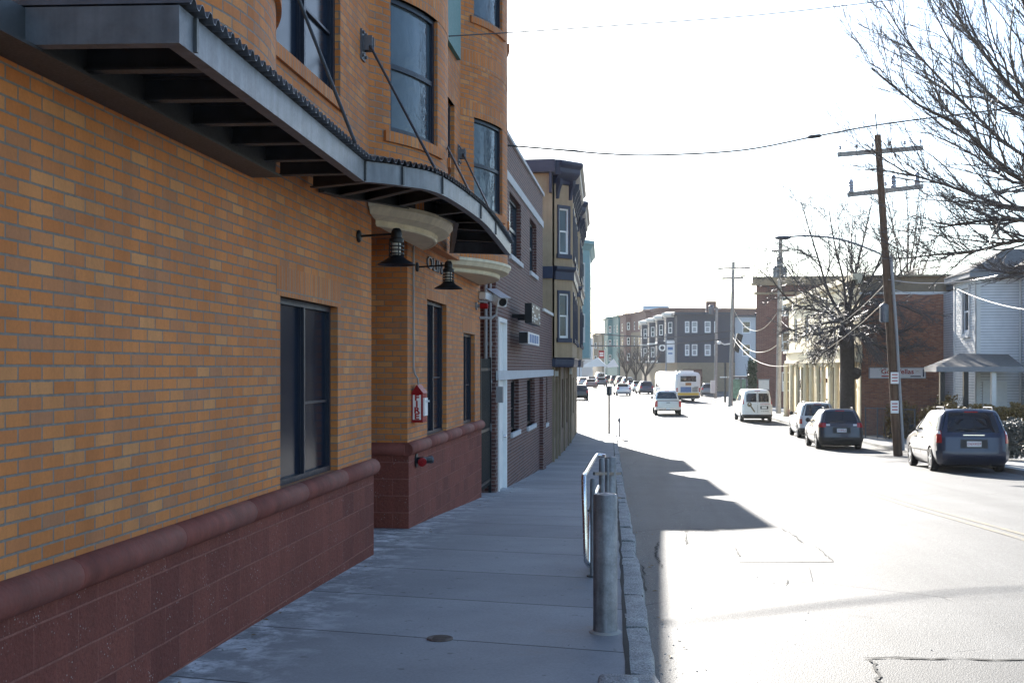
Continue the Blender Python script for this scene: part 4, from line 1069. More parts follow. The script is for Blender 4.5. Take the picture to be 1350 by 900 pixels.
# ---- three storey brown brick building further along
bx,by=XY(997,60); BR=thing('brick_building','three storey brown brick building with a flat roof rising behind the cream shop','building',(bx,by,zg(by)))
fr=lambda u,z,d:(u,by-d,z)
a=MB(); hs=[(bx+2.2+3.2*k,bx+3.3+3.2*k,z,z+1.7) for k in range(5) for z in (-.3,3.2,6.3)]
a.wall(fr,bx,bx+17,-2,9.4,hs,.12); a.wall(lambda u,z,d:(bx-d+.12*(u-by),u,z),by,by+18,-2,9.4); a.wall(lambda u,z,d:(u,by+18+d,z),bx+2.1,bx+17,-2,9.4); a.face([(bx,by,9.4),(bx+17,by,9.4),(bx+17,by+18,9.4),(bx+2.1,by+18,9.4)])
a.build('wall',M['farbrick'],BR,recalc=False)
for h in hs: window(fr,*h,-.1,BR,M['offwhite'],M['glass'],'hung',fw=.1)
a=MB(); a.box(bx-.45,bx+17.2,by-.4,by+.1,9.0,9.2); a.box(bx-.3,bx+17.1,by-.25,by+.1,9.2,9.75); a.box(bx-.2,bx+17,by-.12,by-.002,8.2,8.4); a.build('cornice',M['stuccodk'],BR)
NB=thing('notice_board','pale blank notice board on the brown brick wall behind the white van','notice board',(bx+.6,by,1))
a=MB(); a.box(bx+.2,bx+1.1,by-.1,by-.005,-.15,.75); a.build('board',M['offwhite'],NB)
a=MB(); a.box(bx+.15,bx+1.15,by-.12,by-.10,.70,.78); a.box(bx+.15,bx+1.15,by-.12,by-.10,-.18,-.10); a.build('board_frame',M['grey'],NB)

# ---- utility poles
def pole(label,px,d,base_y,top_px,top_y,r0,r1,mat,name='utility_pole'):
    b=V(px,base_y,d); t_=V(top_px,top_y,d); z0=zg(b.y); t=thing(name,label,'utility pole',(b.x,b.y,z0),'utility poles along the right kerb')
    a=MB(); a.tube([(b.x,b.y,z0-.1),Vector((b.x,b.y,z0)).lerp(t_,.5),t_],[r0,(r0+r1)/2,r1],12); a.build('shaft',mat,t,smooth=True)
    return t,Vector((b.x,b.y,z0)),t_
def crossarm(t,pl,pr,mat,n=4):
    pl=Vector(pl); pr=Vector(pr); a=MB(); a.bar(pl,pr,.12,.17); o=a.build('crossarm',mat,t)
    for k in range(n):
        p=pl.lerp(pr,(k+.12)/(n-.76) if n>1 else .5); a=MB(); a.lathe([(.015,0),(.015,.12),(.05,.13),(.06,.16),(.035,.19),(.055,.21),(.03,.26),(.001,.27)],p+Vector((0,0,.06)),n=8); a.build('insulator',M['ceramic'],o,smooth=True)
    return o
P1,b1,t1=pole('leaning brown wooden utility pole with two crossarms beside the navy minivan',1184,25,592,1157,178,.17,.12,M['wood'])
crossarm(P1,V(1105,204,25),V(1216,195,25.6),M['greywood'],6); crossarm(P1,V(1118,257,25),V(1216,246,25.5),M['greywood'],1)
a=MB(); a.tube([t1+Vector((0,0,-.1)),V(1154,150,25)],.022,6); a.build('spike',M['galvdk'],P1)
for px,py in ((1122,254),(1178,248),(1209,244)):
    p=V(px,py,25); a=MB(); a.lathe([(r_*1.5,z_*1.5) for r_,z_ in [(.06,0),(.07,.05),(.05,.08),(.07,.11),(.05,.14),(.07,.17),(.05,.20),(.065,.25),(.03,.32),(.001,.33)]],p,n=10); a.build('cutout_fuse',M['ceramic'],P1,smooth=True)
a=MB(); a.tube([b1+Vector((.16,-.12,.1)),b1.lerp(t1,.4)+Vector((.20,-.1,0)),b1.lerp(t1,.62)+Vector((.17,-.1,0))],.055,8); a.build('riser_conduit',M['pipe'],P1,smooth=True)
p=V(1165.5,425,25); a=MB(); a.lathe([(.12,0),(.16,.02),(.16,.62),(.12,.66),(.03,.70)],p+Vector((0,-.05,0)),n=14); a.build('transformer_can',M['galv'],P1,smooth=True)
for py,h in ((498,.42),(536,.46)):
    p=V(1178,py,25); a=MB(); a.box(p.x-.14,p.x+.14,p.y-.21,p.y-.195,p.z-h/2,p.z+h/2); o=a.build('parking_notice',M['white'],P1)
    a=MB()
    for k in range(3): a.box(p.x-.10,p.x+.10,p.y-.214,p.y-.2105,p.z+.10-.11*k,p.z+.14-.11*k)
    a.build('red_print',M['redlt'],o)
arm=[V(1166,338,25),V(1150,330,25),V(1110,316,25.2),V(1070,311,25.6),V(1042,312,26)]
a=MB(); a.tube(smooth_pts(arm),.035,8); LA=a.build('lamp_arm',M['galv'],P1,smooth=True)
p=V(1033,313,26.1); a=MB(); d_=(arm[-1]-arm[-2]).normalized(); rows=[]
for s_,w_,h_ in ((-.3,.05,.04),(-.15,.12,.07),(.1,.15,.08),(.3,.12,.05),(.38,.03,.02)):
    c_=p+d_*s_; sd=Vector((d_.y,-d_.x,0)); rows.append([c_+sd*w_*math.cos(k*PI/5)+Vector((0,0,h_*math.sin(k*PI/5)-(.02 if 5<k else 0))) for k in range(10)])
a.grid(rows,cu=True); a.face(rows[0]); a.face(rows[-1][::-1]); a.build('lamp_head',M['galv'],LA,smooth=True)
P2,b2,t2=pole('tall grey utility pole standing on the kerb between the bus and the white van',963,61,533,967,345,.21,.14,M['greywood'])
crossarm(P2,V(947,354,61),V(989,353,62),M['greywood'],4); crossarm(P2,V(952,367,61),V(980,366,61.5),M['greywood'],2)
p=V(972,452,61); a=MB(); a.hexa([(p.x-.35,p.y-.2,p.z-.6),(p.x+.1,p.y-.2,p.z-.9),(p.x+.1,p.y+.3,p.z-.9),(p.x-.35,p.y+.3,p.z-.6)],[(p.x+.0,p.y-.2,p.z+.9),(p.x+.5,p.y-.2,p.z+.7),(p.x+.5,p.y+.3,p.z+.7),(p.x+.0,p.y+.3,p.z+.9)]); a.build('dark_equipment_box',M['black'],P2)
a=MB(); a.tube([V(963,453,61),V(955,454,60.8),V(948,451,60.6)],.06,8); a.lathe([(.05,0),(.16,.05),(.2,.25),(.1,.3)],V(948,454,60.6),n=10); a.build('lamp_bracket',M['white_plastic'],P2,smooth=True)
P3,b3,t3=pole('greyish utility pole with a meter box on the pavement behind the bus',943,76,525,945,404,.20,.15,M['greywood'])
crossarm(P3,V(930,408,76),V(950,407,77),M['greywood'],3)
p=V(941,512,75); a=MB(); a.box(p.x-.35,p.x+.15,p.y-.3,p.y+.0,p.z-.5,p.z+.9); a.build('meter_box',M['offwhite'],P3)
a=MB(); a.lathe([(.28,0),(.3,.05),(.3,.9),(.2,1.0)],V(939,414,76)+Vector((-.1,0,0)),n=12); a.build('transformer_can',M['galv'],P3,smooth=True)
P4,b4,t4=pole('weathered pole with transformer cans in front of the brown brick building, behind the white van',1026,51,545,1029,316,.21,.15,M['greywood'])
for dx_,py in ((-5,366),(5,366),(0,352)):
    p=V(1028+dx_,py,51); a=MB(); a.lathe([(.2,0),(.24,.04),(.24,.72),(.16,.8)],p+Vector((0,-.1,0)),n=12); a.build('transformer_can',M['galv'],P4,smooth=True)
crossarm(P4,V(1018,331,51),V(1040,330,51.5),M['greywood'],3)
q=V(956,526,66); t=thing('lamp_post','thin dark post just left of the tall grey utility pole','post',(q.x,q.y,zg(q.y)))
a=MB(); a.tube([(q.x,q.y,zg(q.y)-.05),(q.x,q.y,V(956,478,66).z)],.11,8); a.build('post',M['galvdk'],t,smooth=True)
a=MB(); a.box(q.x-.5,q.x+.2,q.y-.1,q.y+.1,V(956,497,66).z-.06,V(956,497,66).z+.06); a.build('side_arm',M['white_plastic'],t)

# ---- overhead wires, each its own thing
def wire(label,pts,r,mat,n=7,name='overhead_wire'):
    P=[V(*p) for p in pts]; P=smooth_pts(P,5)
    a=MB(); a.tube(P,r,5); o=a.build(name,mat,None,smooth=True); return tag(o,label,'wire',group='overhead wires')
def sagwire(label,A,B,sag,r,mat,name='overhead_wire'):
    A=Vector(A);B=Vector(B); P=[A.lerp(B,k/14)-Vector((0,0,sag*4*(k/14)*(1-k/14))) for k in range(15)]
    a=MB(); a.tube(P,r,5); o=a.build(name,mat,None,smooth=True); return tag(o,label,'wire',group='overhead wires')
wire('thick black cable sagging from the brown brick parapet across the street towards the bare tree',[(669,192,13.9),(730,197,14.4),(800,203,14.9),(870,204.5,15.4),(980,198,15.9),(1075,180,16.4),(1170,163,16.8),(1350,140,17.5),(1520,112,18)],.019,M['wire'])
p=V(1074,180,16.4); a=MB(); a.lathe([(.02,-.16),(.045,-.12),(.045,.12),(.02,.16)],p,(1,0,.1),10); tag(a.build('cable_splice',M['wire'],smooth=True),'small black splice sleeve on the thick black cable','splice')
wire('thin cable running just above the thick black cable over the street',[(672,192,13.9),(800,199.5,14.9),(930,193,15.7),(1060,181,16.4),(1200,162,16.9),(1400,130,17.5)],.007,M['wire'])
wire('thin grey wire crossing the sky highest, from the rounded bay towards the top right',[(592,48,8.35),(760,37.5,10),(1000,20,12),(1180,0,13.5),(1400,-25,15)],.0085,M['wire'])
wire('lower thin black wire between the beige building and the tall grey pole',[(760,455,34),(830,456,45),(900,452,55),(962,446,61)],.035,M['wire'])
wire('upper thin black wire between the beige building and the tall grey pole',[(760,437,34),(830,443,45),(900,444,55),(964,436,61)],.03,M['wire'])
wire('faint black wire hanging highest across the street beyond the teal building',[(772,379,33),(830,387,45),(890,388,55),(966,375,61)],.02,M['wire'])
def onpole(b,t,z): return b.lerp(t,(z-b.z)/(t.z-b.z))
for k,(pa,pb,lab) in enumerate([((1108,201,25),(949,352,61),'primary wire from the left tip of the upper crossarm to the tall grey pole'),((1176,195,25.3),(970,352,61.5),'primary wire from the right half of the upper crossarm to the tall grey pole'),((1213,192,25.6),(987,351,62),'primary wire from the right tip of the upper crossarm to the tall grey pole')]):
    sagwire(lab,V(*pa),V(*pb),1.6,.011,M['wire_sunlit'])
sagwire('bright cable sagging from the brown wooden pole to the pole with transformer cans',onpole(b1,t1,4.9),onpole(b4,t4,5.4),1.5,.014,M['wire_sunlit'])
sagwire('lowest bright cable sagging from the brown wooden pole towards the tall grey pole',onpole(b1,t1,4.3),onpole(b2,t2,4.6),2.6,.013,M['wire_sunlit'])
sagwire('bright cable between the pole with transformer cans and the tall grey pole',onpole(b4,t4,6.2),onpole(b2,t2,7.2),1.9,.016,M['wire_sunlit'])
sagwire('thick bright cable looping low between the pole with transformer cans and the tall grey pole',onpole(b4,t4,3.6),onpole(b2,t2,5.0),1.2,.024,M['wire_sunlit'])
sagwire('bright service cable from the brown wooden pole to the right past the house roof',onpole(b1,t1,5.0),V(1450,318,17),.5,.014,M['wire_sunlit'])
sagwire('second bright service cable below the first, from the brown wooden pole to the house eave',onpole(b1,t1,4.7),V(1262,381,28.2),.25,.013,M['wire_sunlit'])
sagwire('dark cable from the house corner sagging to the right across the grey siding',V(1262,381,28),V(1450,410,20),.35,.016,M['wire'])
sagwire('dark cable from the brown wooden pole up towards the big bare tree',onpole(b1,t1,6.9),V(1500,262,18),.6,.014,M['wire'])

# ---- trees
class Tree:
    def __init__(s,seed): s.t=MB(); s.c=MB(); s.r=random.Random(seed); s.n=0
    def path(s,p,d,L,seg,bend,up):
        P=[Vector(p)]; d=Vector(d).normalized()
        for k in range(seg):
            d=(d+Vector((s.r.gauss(0,bend),s.r.gauss(0,bend),s.r.gauss(0,bend)+up))).normalized(); P.append(P[-1]+d*L/seg)
        return P,d
    def twigs(s,P,r0,r1,lvl,maxl,cnt,Lr,spread,up,droop=0,mn=.0042):
        seg=len(P)-1
        rad=[r0+(r1-r0)*i/seg for i in range(seg+1)]
        mb=s.t if lvl==0 else s.c
        mb.tube(P,rad,6 if lvl==0 else (4 if lvl==1 else 3),cap=False); s.n+=seg
        if lvl>=maxl: return
        Ltot=sum((b-a).length for a,b in zip(P,P[1:]))
        for k in range(cnt[lvl]):
            f=(k+s.r.random())/cnt[lvl]; f=.22+.78*f if lvl==0 else .12+.88*f
            x=f*seg; i=min(int(x),seg-1); p=P[i].lerp(P[i+1],x-i); d=(P[i+1]-P[i]).normalized()
            a=d.orthogonal().normalized(); a=(Matrix.Rotation(s.r.random()*2*PI,3,d)@a)
            nd=(d*s.r.uniform(.75,1.2)+a*s.r.uniform(.55,1.0)*spread+Vector((0,0,up-droop*s.r.random()))).normalized()
            L=Ltot*Lr*s.r.uniform(.55,1.1)*(1-.45*f); rr=(rad[i]+(rad[i+1]-rad[i])*(x-i))
            Q,_=s.path(p,nd,L,max(3,5-lvl),.11,.03*(1 if droop==0 else -1))
            s.twigs(Q,min(rr*.62,r0*.55),max(mn,r1*.5),lvl+1,maxl,cnt,Lr,spread,up,droop,mn)
def finish(T,name,label,loc,bark,group=None):
    t=thing(name,label,'tree',loc,group)
    T.t.build('trunk',bark,t,smooth=True,recalc=False); T.c.build('crown',M['twig'],t,smooth=True,recalc=False); return t
# big tree whose trunk stands outside the picture on the right
p=XY(1452,17); T=Tree(11); base=Vector((p[0],p[1],zg(p[1])-.05)); fork=base+Vector((-.1,0,4.9))
T.t.tube([base,base+Vector((0,0,.3)),base+Vector((-.05,0,2.5)),fork,fork+Vector((.1,.2,1.5))],[.55,.40,.34,.30,.26],10)
mains=[[(1452,300,17),(1400,270,16.6),(1330,228,16),(1270,170,15.6),(1205,135,15.3),(1150,90,15)],
[(1450,290,17),(1390,240,17.2),(1320,185,17.2),(1255,120,17.3),(1200,60,17.4),(1165,5,17.5)],
[(1450,280,17),(1395,190,17),(1345,130,16.7),(1300,75,16.5),(1262,20,16.4),(1240,-40,16.3)],
[(1452,260,17),(1410,150,17.5),(1375,70,17.6),(1340,-20,17.7),(1320,-90,17.8)],
[(1455,330,17),(1385,285,17.5),(1320,270,17.8),(1250,245,18),(1190,225,18.2),(1140,190,18.2)],
[(1455,340,17),(1400,320,16.3),(1340,318,16),(1290,330,15.8),(1240,335,15.6),(1200,340,15.5)],
[(1452,280,17),(1410,215,17.6),(1360,160,18.2),(1310,130,18.5),(1255,60,18.6),(1225,0,18.7)],
[(1452,240,17),(1440,120,16.5),(1420,20,16.4),(1400,-80,16.3)],
[(1455,300,17),(1395,255,18),(1335,240,18.6),(1285,205,19),(1235,180,19.2)],
[(1455,340,17),(1400,345,18),(1350,360,18.5),(1300,355,19)],
[(1456,250,17),(1500,150,17),(1530,40,17),(1560,-60,17)],[(1456,280,17),(1540,200,18),(1620,120,18.5)],[(1456,290,17),(1500,200,15),(1560,120,14)],
[(1452,310,17),(1380,300,15.5),(1310,290,15),(1240,300,14.6)]]
for m_ in mains:
    P=smooth_pts([fork]+[V(*q) for q in m_[1:]],3); rr=T.r.uniform(.06,.095)
    T.twigs(P,rr,.012,0,3,(24,11,6),.42,.62,.22)
finish(T,'bare_tree','large bare tree with many fine branches reaching in from the right edge','' and None or tuple(base),M['bark'])
# street tree by the shop
p=XY(1117,34); T=Tree(5); base=Vector((p[0],p[1],zg(p[1])-.05)); D_=34
top=V(1116,432,D_)
T.t.tube([base,base+Vector((0,0,.35)),V(1117,520,D_),V(1117,470,D_),top],[.52,.40,.37,.36,.36],12)
T.t.lathe([(.001,-.3),(.26,-.2),(.3,0),(.26,.2),(.001,.3)],V(1124,492,D_)+Vector((.12,-.1,0)),(1,0,-.3),8)
for m_ in [[(1105,420,34),(1085,410,34),(1055,405,33.5),(1030,385,33),(1010,355,33)],[(1108,415,34),(1092,385,34.5),(1080,345,34.7),(1066,300,35),(1055,262,35)],[(1115,405,34),(1112,370,34),(1100,320,33.6),(1092,270,33.4)],[(1120,400,34),(1128,360,34.4),(1140,310,34.6),(1150,262,34.6)],[(1124,410,34),(1145,375,33.6),(1165,330,33.2),(1182,290,33)],[(1126,420,34),(1150,400,34.4),(1185,385,34.8),(1215,375,35),(1240,372,35)],[(1124,430,34),(1150,430,33.5),(1180,440,33.2),(1205,430,33)],[(1108,430,34),(1085,440,34.4),(1060,440,34.8),(1035,432,35)],[(1110,425,33),(1095,425,32),(1075,430,31.5),(1058,445,31)],[(1120,425,33),(1135,440,32.4),(1150,462,32)],[(1112,440,35),(1098,452,35.5),(1080,470,36)],[(1120,405,35),(1125,380,36),(1122,330,36.5),(1125,280,36.7)],[(1108,420,35),(1075,395,36),(1045,365,36.6),(1022,330,37)],[(1126,420,35),(1160,395,36),(1195,350,36.6),(1225,330,37)],[(1125,440,33.5),(1155,455,33),(1185,462,32.6),(1212,455,32.5)],[(1124,415,33.5),(1150,395,32.8),(1180,400,32.4),(1215,415,32)],[(1108,445,34),(1090,462,33.5),(1068,470,33)],[(1125,455,34.5),(1145,475,34.6),(1165,482,34.8)]]:
    P=smooth_pts([top+Vector((0,0,-.15))]+[V(*q) for q in m_],3)
    T.twigs(P,T.r.uniform(.08,.13),.018,0,3,(18,10,6),.50,.8,.06,.25,.0085)
finish(T,'bare_tree','dense bare street tree with a thick dark trunk behind the parked cars',tuple(base),M['bark'])
# upright young tree behind the brown pole
p=XY(1196,46); T=Tree(21); base=Vector((p[0],p[1],zg(p[1])-.05))
T.t.tube([base,base+Vector((0,0,2)),V(1196,430,46)],[.22,.17,.15],8)
for m_ in [[(1190,370,46),(1178,300,46),(1166,250,46)],[(1196,360,46),(1197,290,46),(1194,235,46)],[(1202,370,46),(1215,300,46.5),(1222,255,47)],[(1190,390,46),(1170,340,45),(1155,290,45)],[(1204,390,46),(1228,330,46),(1242,290,46)],[(1198,370,46),(1206,310,45),(1212,250,45)]]:
    P=smooth_pts([V(1196,432,46)]+[V(*q) for q in m_],3); T.twigs(P,.08,.014,0,3,(14,9,5),.36,.5,.45)
finish(T,'bare_tree','slender upright bare tree behind the brown wooden utility pole',tuple(base),M['bark'])

# ---- hedges, shrubs, fence
def leafmass(mb,box,n,size,rnd,shape=1):
    x0,x1,y0,y1,z0,z1=box
    for k in range(n):
        while True:
            u,v,w_=rnd.uniform(-1,1),rnd.uniform(-1,1),rnd.uniform(0,1)
            if shape==0 or u*u+v*v+(w_*1.0)**2*.9<1.25*(.8+.3*math.sin(u*7+v*5)): break
        if rnd.random()<.6:
            q=rnd.choice((0,1,2)); 
            if q==0: v=-abs(v)**.2
            elif q==1: w_=w_**.25
            else: u=math.copysign(abs(u)**.3,u)
        c=Vector((x0+(x1-x0)*(u+1)/2,y0+(y1-y0)*(v+1)/2,z0+(z1-z0)*w_*(1+.06*math.sin(u*9)+.05*math.sin(u*23+1))))
        a=Vector((rnd.gauss(0,1),rnd.gauss(0,1),rnd.gauss(0,1))).normalized(); b=a.orthogonal().normalized(); s_=size*rnd.uniform(.5,1.2)
        mb.face([c-a*s_,c+b*s_*.6,c+a*s_,c-b*s_*.6])
def hedge(name,label,px0,px1,d,dd,ztop,leaf,n,size,seed,cat='hedge',shape=0):
    A=V(px0,485,d); B=V(px1,485,d); g=zg(A.y)+.1; t=thing(name,label,cat,((A.x+B.x)/2,A.y,g)); r_=random.Random(seed)
    m=MB(); 
    for k in range(14):
        x=A.x+(B.x-A.x)*(k+.5)/14; y=A.y+r_.uniform(.2,.8)*dd
        for j in range(3): m.tube([(x,y,g-.05),(x+r_.uniform(-.2,.2),y+r_.uniform(-.2,.2),g+(ztop-g)*.5),(x+r_.uniform(-.4,.4),y+r_.uniform(-.3,.3),ztop-.1)],[.02,.014,.006],4)
    m.build('stem',M['twig'],t)
    m=MB(); leafmass(m,(A.x,B.x,A.y,A.y+dd,g,ztop),n,size,r_,shape); m.build('foliage',leaf,t,recalc=False); return t
hedge('hedge','golden brown leafy hedge along the front of the grey house',1222,1352,26.2,1.3,V(1280,536,26.2).z,M['leafy'],6500,.085,1)
hedge('hedge','grey green clipped hedge behind the right side of the navy minivan',1322,1420,21.5,1.3,V(1340,556,21.5).z,M['leafgrey'],7000,.06,2)
hedge('shrub','golden leafy shrub rising above the hedge in front of the porch',1236,1266,27.2,1.0,V(1250,522,27.2).z,M['leafy'],1100,.09,3,'shrub',1)
hedge('shrub','yellow brown vines tangled on the chain fence behind the wooden pole',1168,1212,31.5,.8,V(1190,531,31.5).z,M['leafy'],1500,.09,4,'shrub',1)
hedge('shrub','tall dark green ivy clump against the brown brick building near the bus shelter',988,997,58.5,1.6,V(993,478,58.5).z,M['ivy'],900,.22,5,'shrub',0)
FN=thing('chain_fence','low grey chain link fence beside the red brick side wall','fence',V(1170,560,32.5)); A=V(1141,560,32.5); B=V(1206,560,31.2); g=zg(A.y)+.13
for k in range(5):
    p=A.lerp(B,k/4); a=MB(); a.tube([(p.x,p.y,g-.1),(p.x,p.y,g+1.35)],.035,6); a.build('fence_post',M['galv'],FN,smooth=True)
a=MB(); a.tube([(A.x,A.y,g+1.3),(B.x,B.y,g+1.3)],.028,6); a.build('top_rail',M['galv'],FN,smooth=True)
a=MB()
for k in range(-10,44):
    for s_ in (1,-1):
        u0=k/34; u1=u0+s_*1.2/(B-A).length
        c0,c1=max(0,min(1,u0)),max(0,min(1,u1))
        if c0==c1: continue
        zz=lambda u:g+.05+1.2*abs((u-u0)/(u1-u0))
        a.bar((A.x+(B.x-A.x)*c0,A.y+(B.y-A.y)*c0,zz(c0)),(A.x+(B.x-A.x)*c1,A.y+(B.y-A.y)*c1,zz(c1)),.006)
a.build('wire_mesh',M['galv'],FN)
# bus shelter
q=V(973,531,64); BSH=thing('bus_shelter','glass bus shelter with green posters behind the white van','bus shelter',(q.x,q.y,zg(q.y))); g=zg(q.y)+.01
x0,x1=V(964,0,64).x,V(984,0,64).x; y0=q.y
a=MB()
for x in (x0,(x0+x1)/2+.2,x1):
    for y in (y0,y0+1.6): a.box(x-.05,x+.05,y-.05,y+.05,g,g+2.4)
a.build('frame',M['galv'],BSH)
a=MB(); a.box(x0-.15,x1+.15,y0-.2,y0+1.8,g+2.4,g+2.55); a.build('roof',M['galvdk'],BSH)
a=MB(); a.box(x0+.06,(x0+x1)/2+.14,y0-.03,y0+.03,g+.2,g+2.3); a.build('poster',M['adgreen'],BSH)
a=MB(); a.box((x0+x1)/2+.26,x1-.06,y0-.03,y0+.03,g+.2,g+2.3); a.build('poster',M['adgreen'],BSH)
# ================================================================== vehicles
class Body:
    """stack of rounded-rectangle slices; y=0 is the rear, +y the front"""
    def __init__(s,zs,rear,front,width,r=.2,br=.05,bf=.12,tap=.05):
        s.zs=zs; s.R=rear; s.F=front; s.W=width; s.r=r; s.br=br; s.bf=bf; s.tap=tap
    def par(s,z): return lerp_tab(s.R,z),lerp_tab(s.F,z),lerp_tab(s.W,z)
    def sx(s,y,z):
        yr,yf,w=s.par(z); t=(y-(yr+yf)/2)/max(.1,(yf-yr)/2); t=max(-1,min(1,t))
        return w*(1-s.tap*(t**4 if t<0 else 1.2*t**4))
    def rc(s,z): 
        yr,yf,w=s.par(z); return min(s.r,w*.5,(yf-yr)*.3)
    def rear(s,x,z):
        yr,yf,w=s.par(z); r=s.rc(z); xs=s.sx(yr+r,z); y1=yr+s.br*((xs-r)/w)**2; ax=abs(x)
        if ax<=xs-r: return Vector((x,yr+s.br*(x/w)**2,z))
        dx=min(1,(ax-(xs-r))/r); return Vector((x if ax<xs else math.copysign(xs,x),y1+r-r*math.sqrt(max(0,1-dx*dx)),z))
    def front(s,x,z):
        yr,yf,w=s.par(z); r=s.rc(z); xs=s.sx(yf-r,z); y1=yf-s.bf*((xs-r)/w)**2; ax=abs(x)
        if ax<=xs-r: return Vector((x,yf-s.bf*(x/w)**2,z))
        dx=min(1,(ax-(xs-r))/r); return Vector((x,y1-r+r*math.sqrt(max(0,1-dx*dx)),z))
    def side(s,y,z,sg):
        yr,yf,w=s.par(z); r=s.rc(z)
        y=max(yr+r,min(yf-s.bf-r,y)) if False else y
        return Vector((sg*s.sx(y,z),y,z))
    def ring(s,z):
        yr,yf,w=s.par(z); r=s.rc(z); out=[]
        xs=s.sx(yr+r,z); xf=s.sx(yf-r,z)
        for k in range(9): out.append(s.rear(-(xs-r)+2*(xs-r)*k/8,z))
        for k in range(1,5): out.append(s.rear(xs-r+r*math.sin(k*PI/8),z))
        ya=s.rear(xs,z).y; yb=s.front(xf,z).y
        for k in range(1,14): out.append(s.side(ya+(yb-ya)*k/14,z,1))
        for k in range(4,0,-1): out.append(s.front(xf-r+r*math.sin(k*PI/8),z))
        for k in range(9): out.append(s.front((xf-r)-2*(xf-r)*k/8,z))
        for k in range(1,5): out.append(s.front(-(xf-r+r*math.sin(k*PI/8)),z))
        for k in range(13,0,-1): out.append(s.side(ya+(yb-ya)*k/14,z,-1))
        for k in range(4,0,-1): out.append(s.rear(-(xs-r+r*math.sin(k*PI/8)),z))
        return out
    def mesh(s,mb):
        rows=[s.ring(z) for z in s.zs]; mb.grid(rows,cu=True); mb.face(rows[0][::-1]); mb.face(rows[-1])
def patch(mb,fn,a0,a1,z0,z1,na=8,nz=5,off=.008,cen=(0,2.2,.9),skirt=.02):
    """surface-following panel; a0/a1 are (bottom,top) or numbers"""
    g=lambda q,t: q[0]+(q[1]-q[0])*t if isinstance(q,tuple) else q
    P=[[fn(g(a0,j/nz)+(g(a1,j/nz)-g(a0,j/nz))*i/na, z0+(z1-z0)*j/nz) for i in range(na+1)] for j in range(nz+1)]
    Q=[];S=[]
    for j in range(nz+1):
        q=[];s_=[]
        for i in range(na+1):
            du=P[j][min(i+1,na)]-P[j][max(i-1,0)]; dv=P[min(j+1,nz)][i]-P[max(j-1,0)][i]
            n=du.cross(dv); n=n.normalized() if n.length>1e-9 else Vector((0,0,1))
            if n.dot(P[j][i]-Vector((P[j][i].x*.5,cen[1],cen[2])))<0: n=-n
            q.append(P[j][i]+n*off); s_.append(P[j][i]-n*skirt)
        Q.append(q);S.append(s_)
    mb.grid(Q)
    ed=lambda A:[A[0][i] for i in range(na+1)]+[A[j][na] for j in range(1,nz+1)]+[A[nz][i] for i in range(na-1,-1,-1)]+[A[j][0] for j in range(nz-1,0,-1)]
    mb.grid([ed(Q),ed(S)],cu=True)
def cut_wheels(body,centers,r,w,mat):
    a=MB()
    for x,y,z in centers:
        sg=1 if x>0 else -1
        a.lathe([(r,-.02),(r,w+.3)],(x-sg*w,y,z),(sg,0,0),28)
    c=a.build('cutter',mat); m=body.modifiers.new('b','BOOLEAN'); m.object=c; m.operation='DIFFERENCE'; m.solver='EXACT'
    try: m.material_mode='TRANSFER'
    except Exception: pass
    dg=bpy.context.evaluated_depsgraph_get(); me=bpy.data.meshes.new_from_object(body.evaluated_get(dg))
    body.modifiers.clear(); old=body.data; body.data=me; me.name=old.name
    cm=c.data; bpy.data.objects.remove(c); bpy.data.meshes.remove(cm); bpy.data.meshes.remove(old)
    me.polygons.foreach_set('use_smooth',[True]*len(me.polygons)); me.set_sharp_from_angle(angle=R(32))
def wheel(root,x,y,r,w,sg,rim=True):
    a=MB(); c=(x,y,r); a.lathe([(r*.62,-w/2),(r*.9,-w/2),(r,-w*.36),(r,w*.36),(r*.9,w/2),(r*.64,w/2),(r*.62,w*.44)],c,(sg,0,0),28,cap=False)
    o=a.build('wheel',M['rubber'],root,smooth=True,angle=40)
    if rim:
        a=MB(); a.lathe([(r*.64,w*.46),(r*.58,w*.40),(r*.56,w*.15),(.001,w*.13)],c,(sg,0,0),24,cap=False)
        for k in range(5):
            t=k*2*PI/5+.3; d=Vector((0,math.cos(t),math.sin(t))); p=Vector(c)+Vector((sg*w*.36,0,0))
            a.bar(p+d*r*.08,p+d*r*.6,.03,r*.17,(1,0,0))
        a.lathe([(r*.14,w*.2),(r*.14,w*.42),(.001,w*.43)],c,(sg,0,0),12)
        a.build('rim',M['rim'],o,smooth=True,angle=30)
    a=None
def mirror(root,p,sg,mat):
    a=MB(); a.lathe([(.001,-.06),(.07,-.05),(.10,0),(.08,.05),(.001,.07)],p,(0,1,0),12); a.bar(Vector(p)+Vector((-sg*.02,.03,-.03)),Vector(p)+Vector((-sg*.16,.05,-.07)),.05,.04)
    a.build('door_mirror',mat,root,smooth=True)

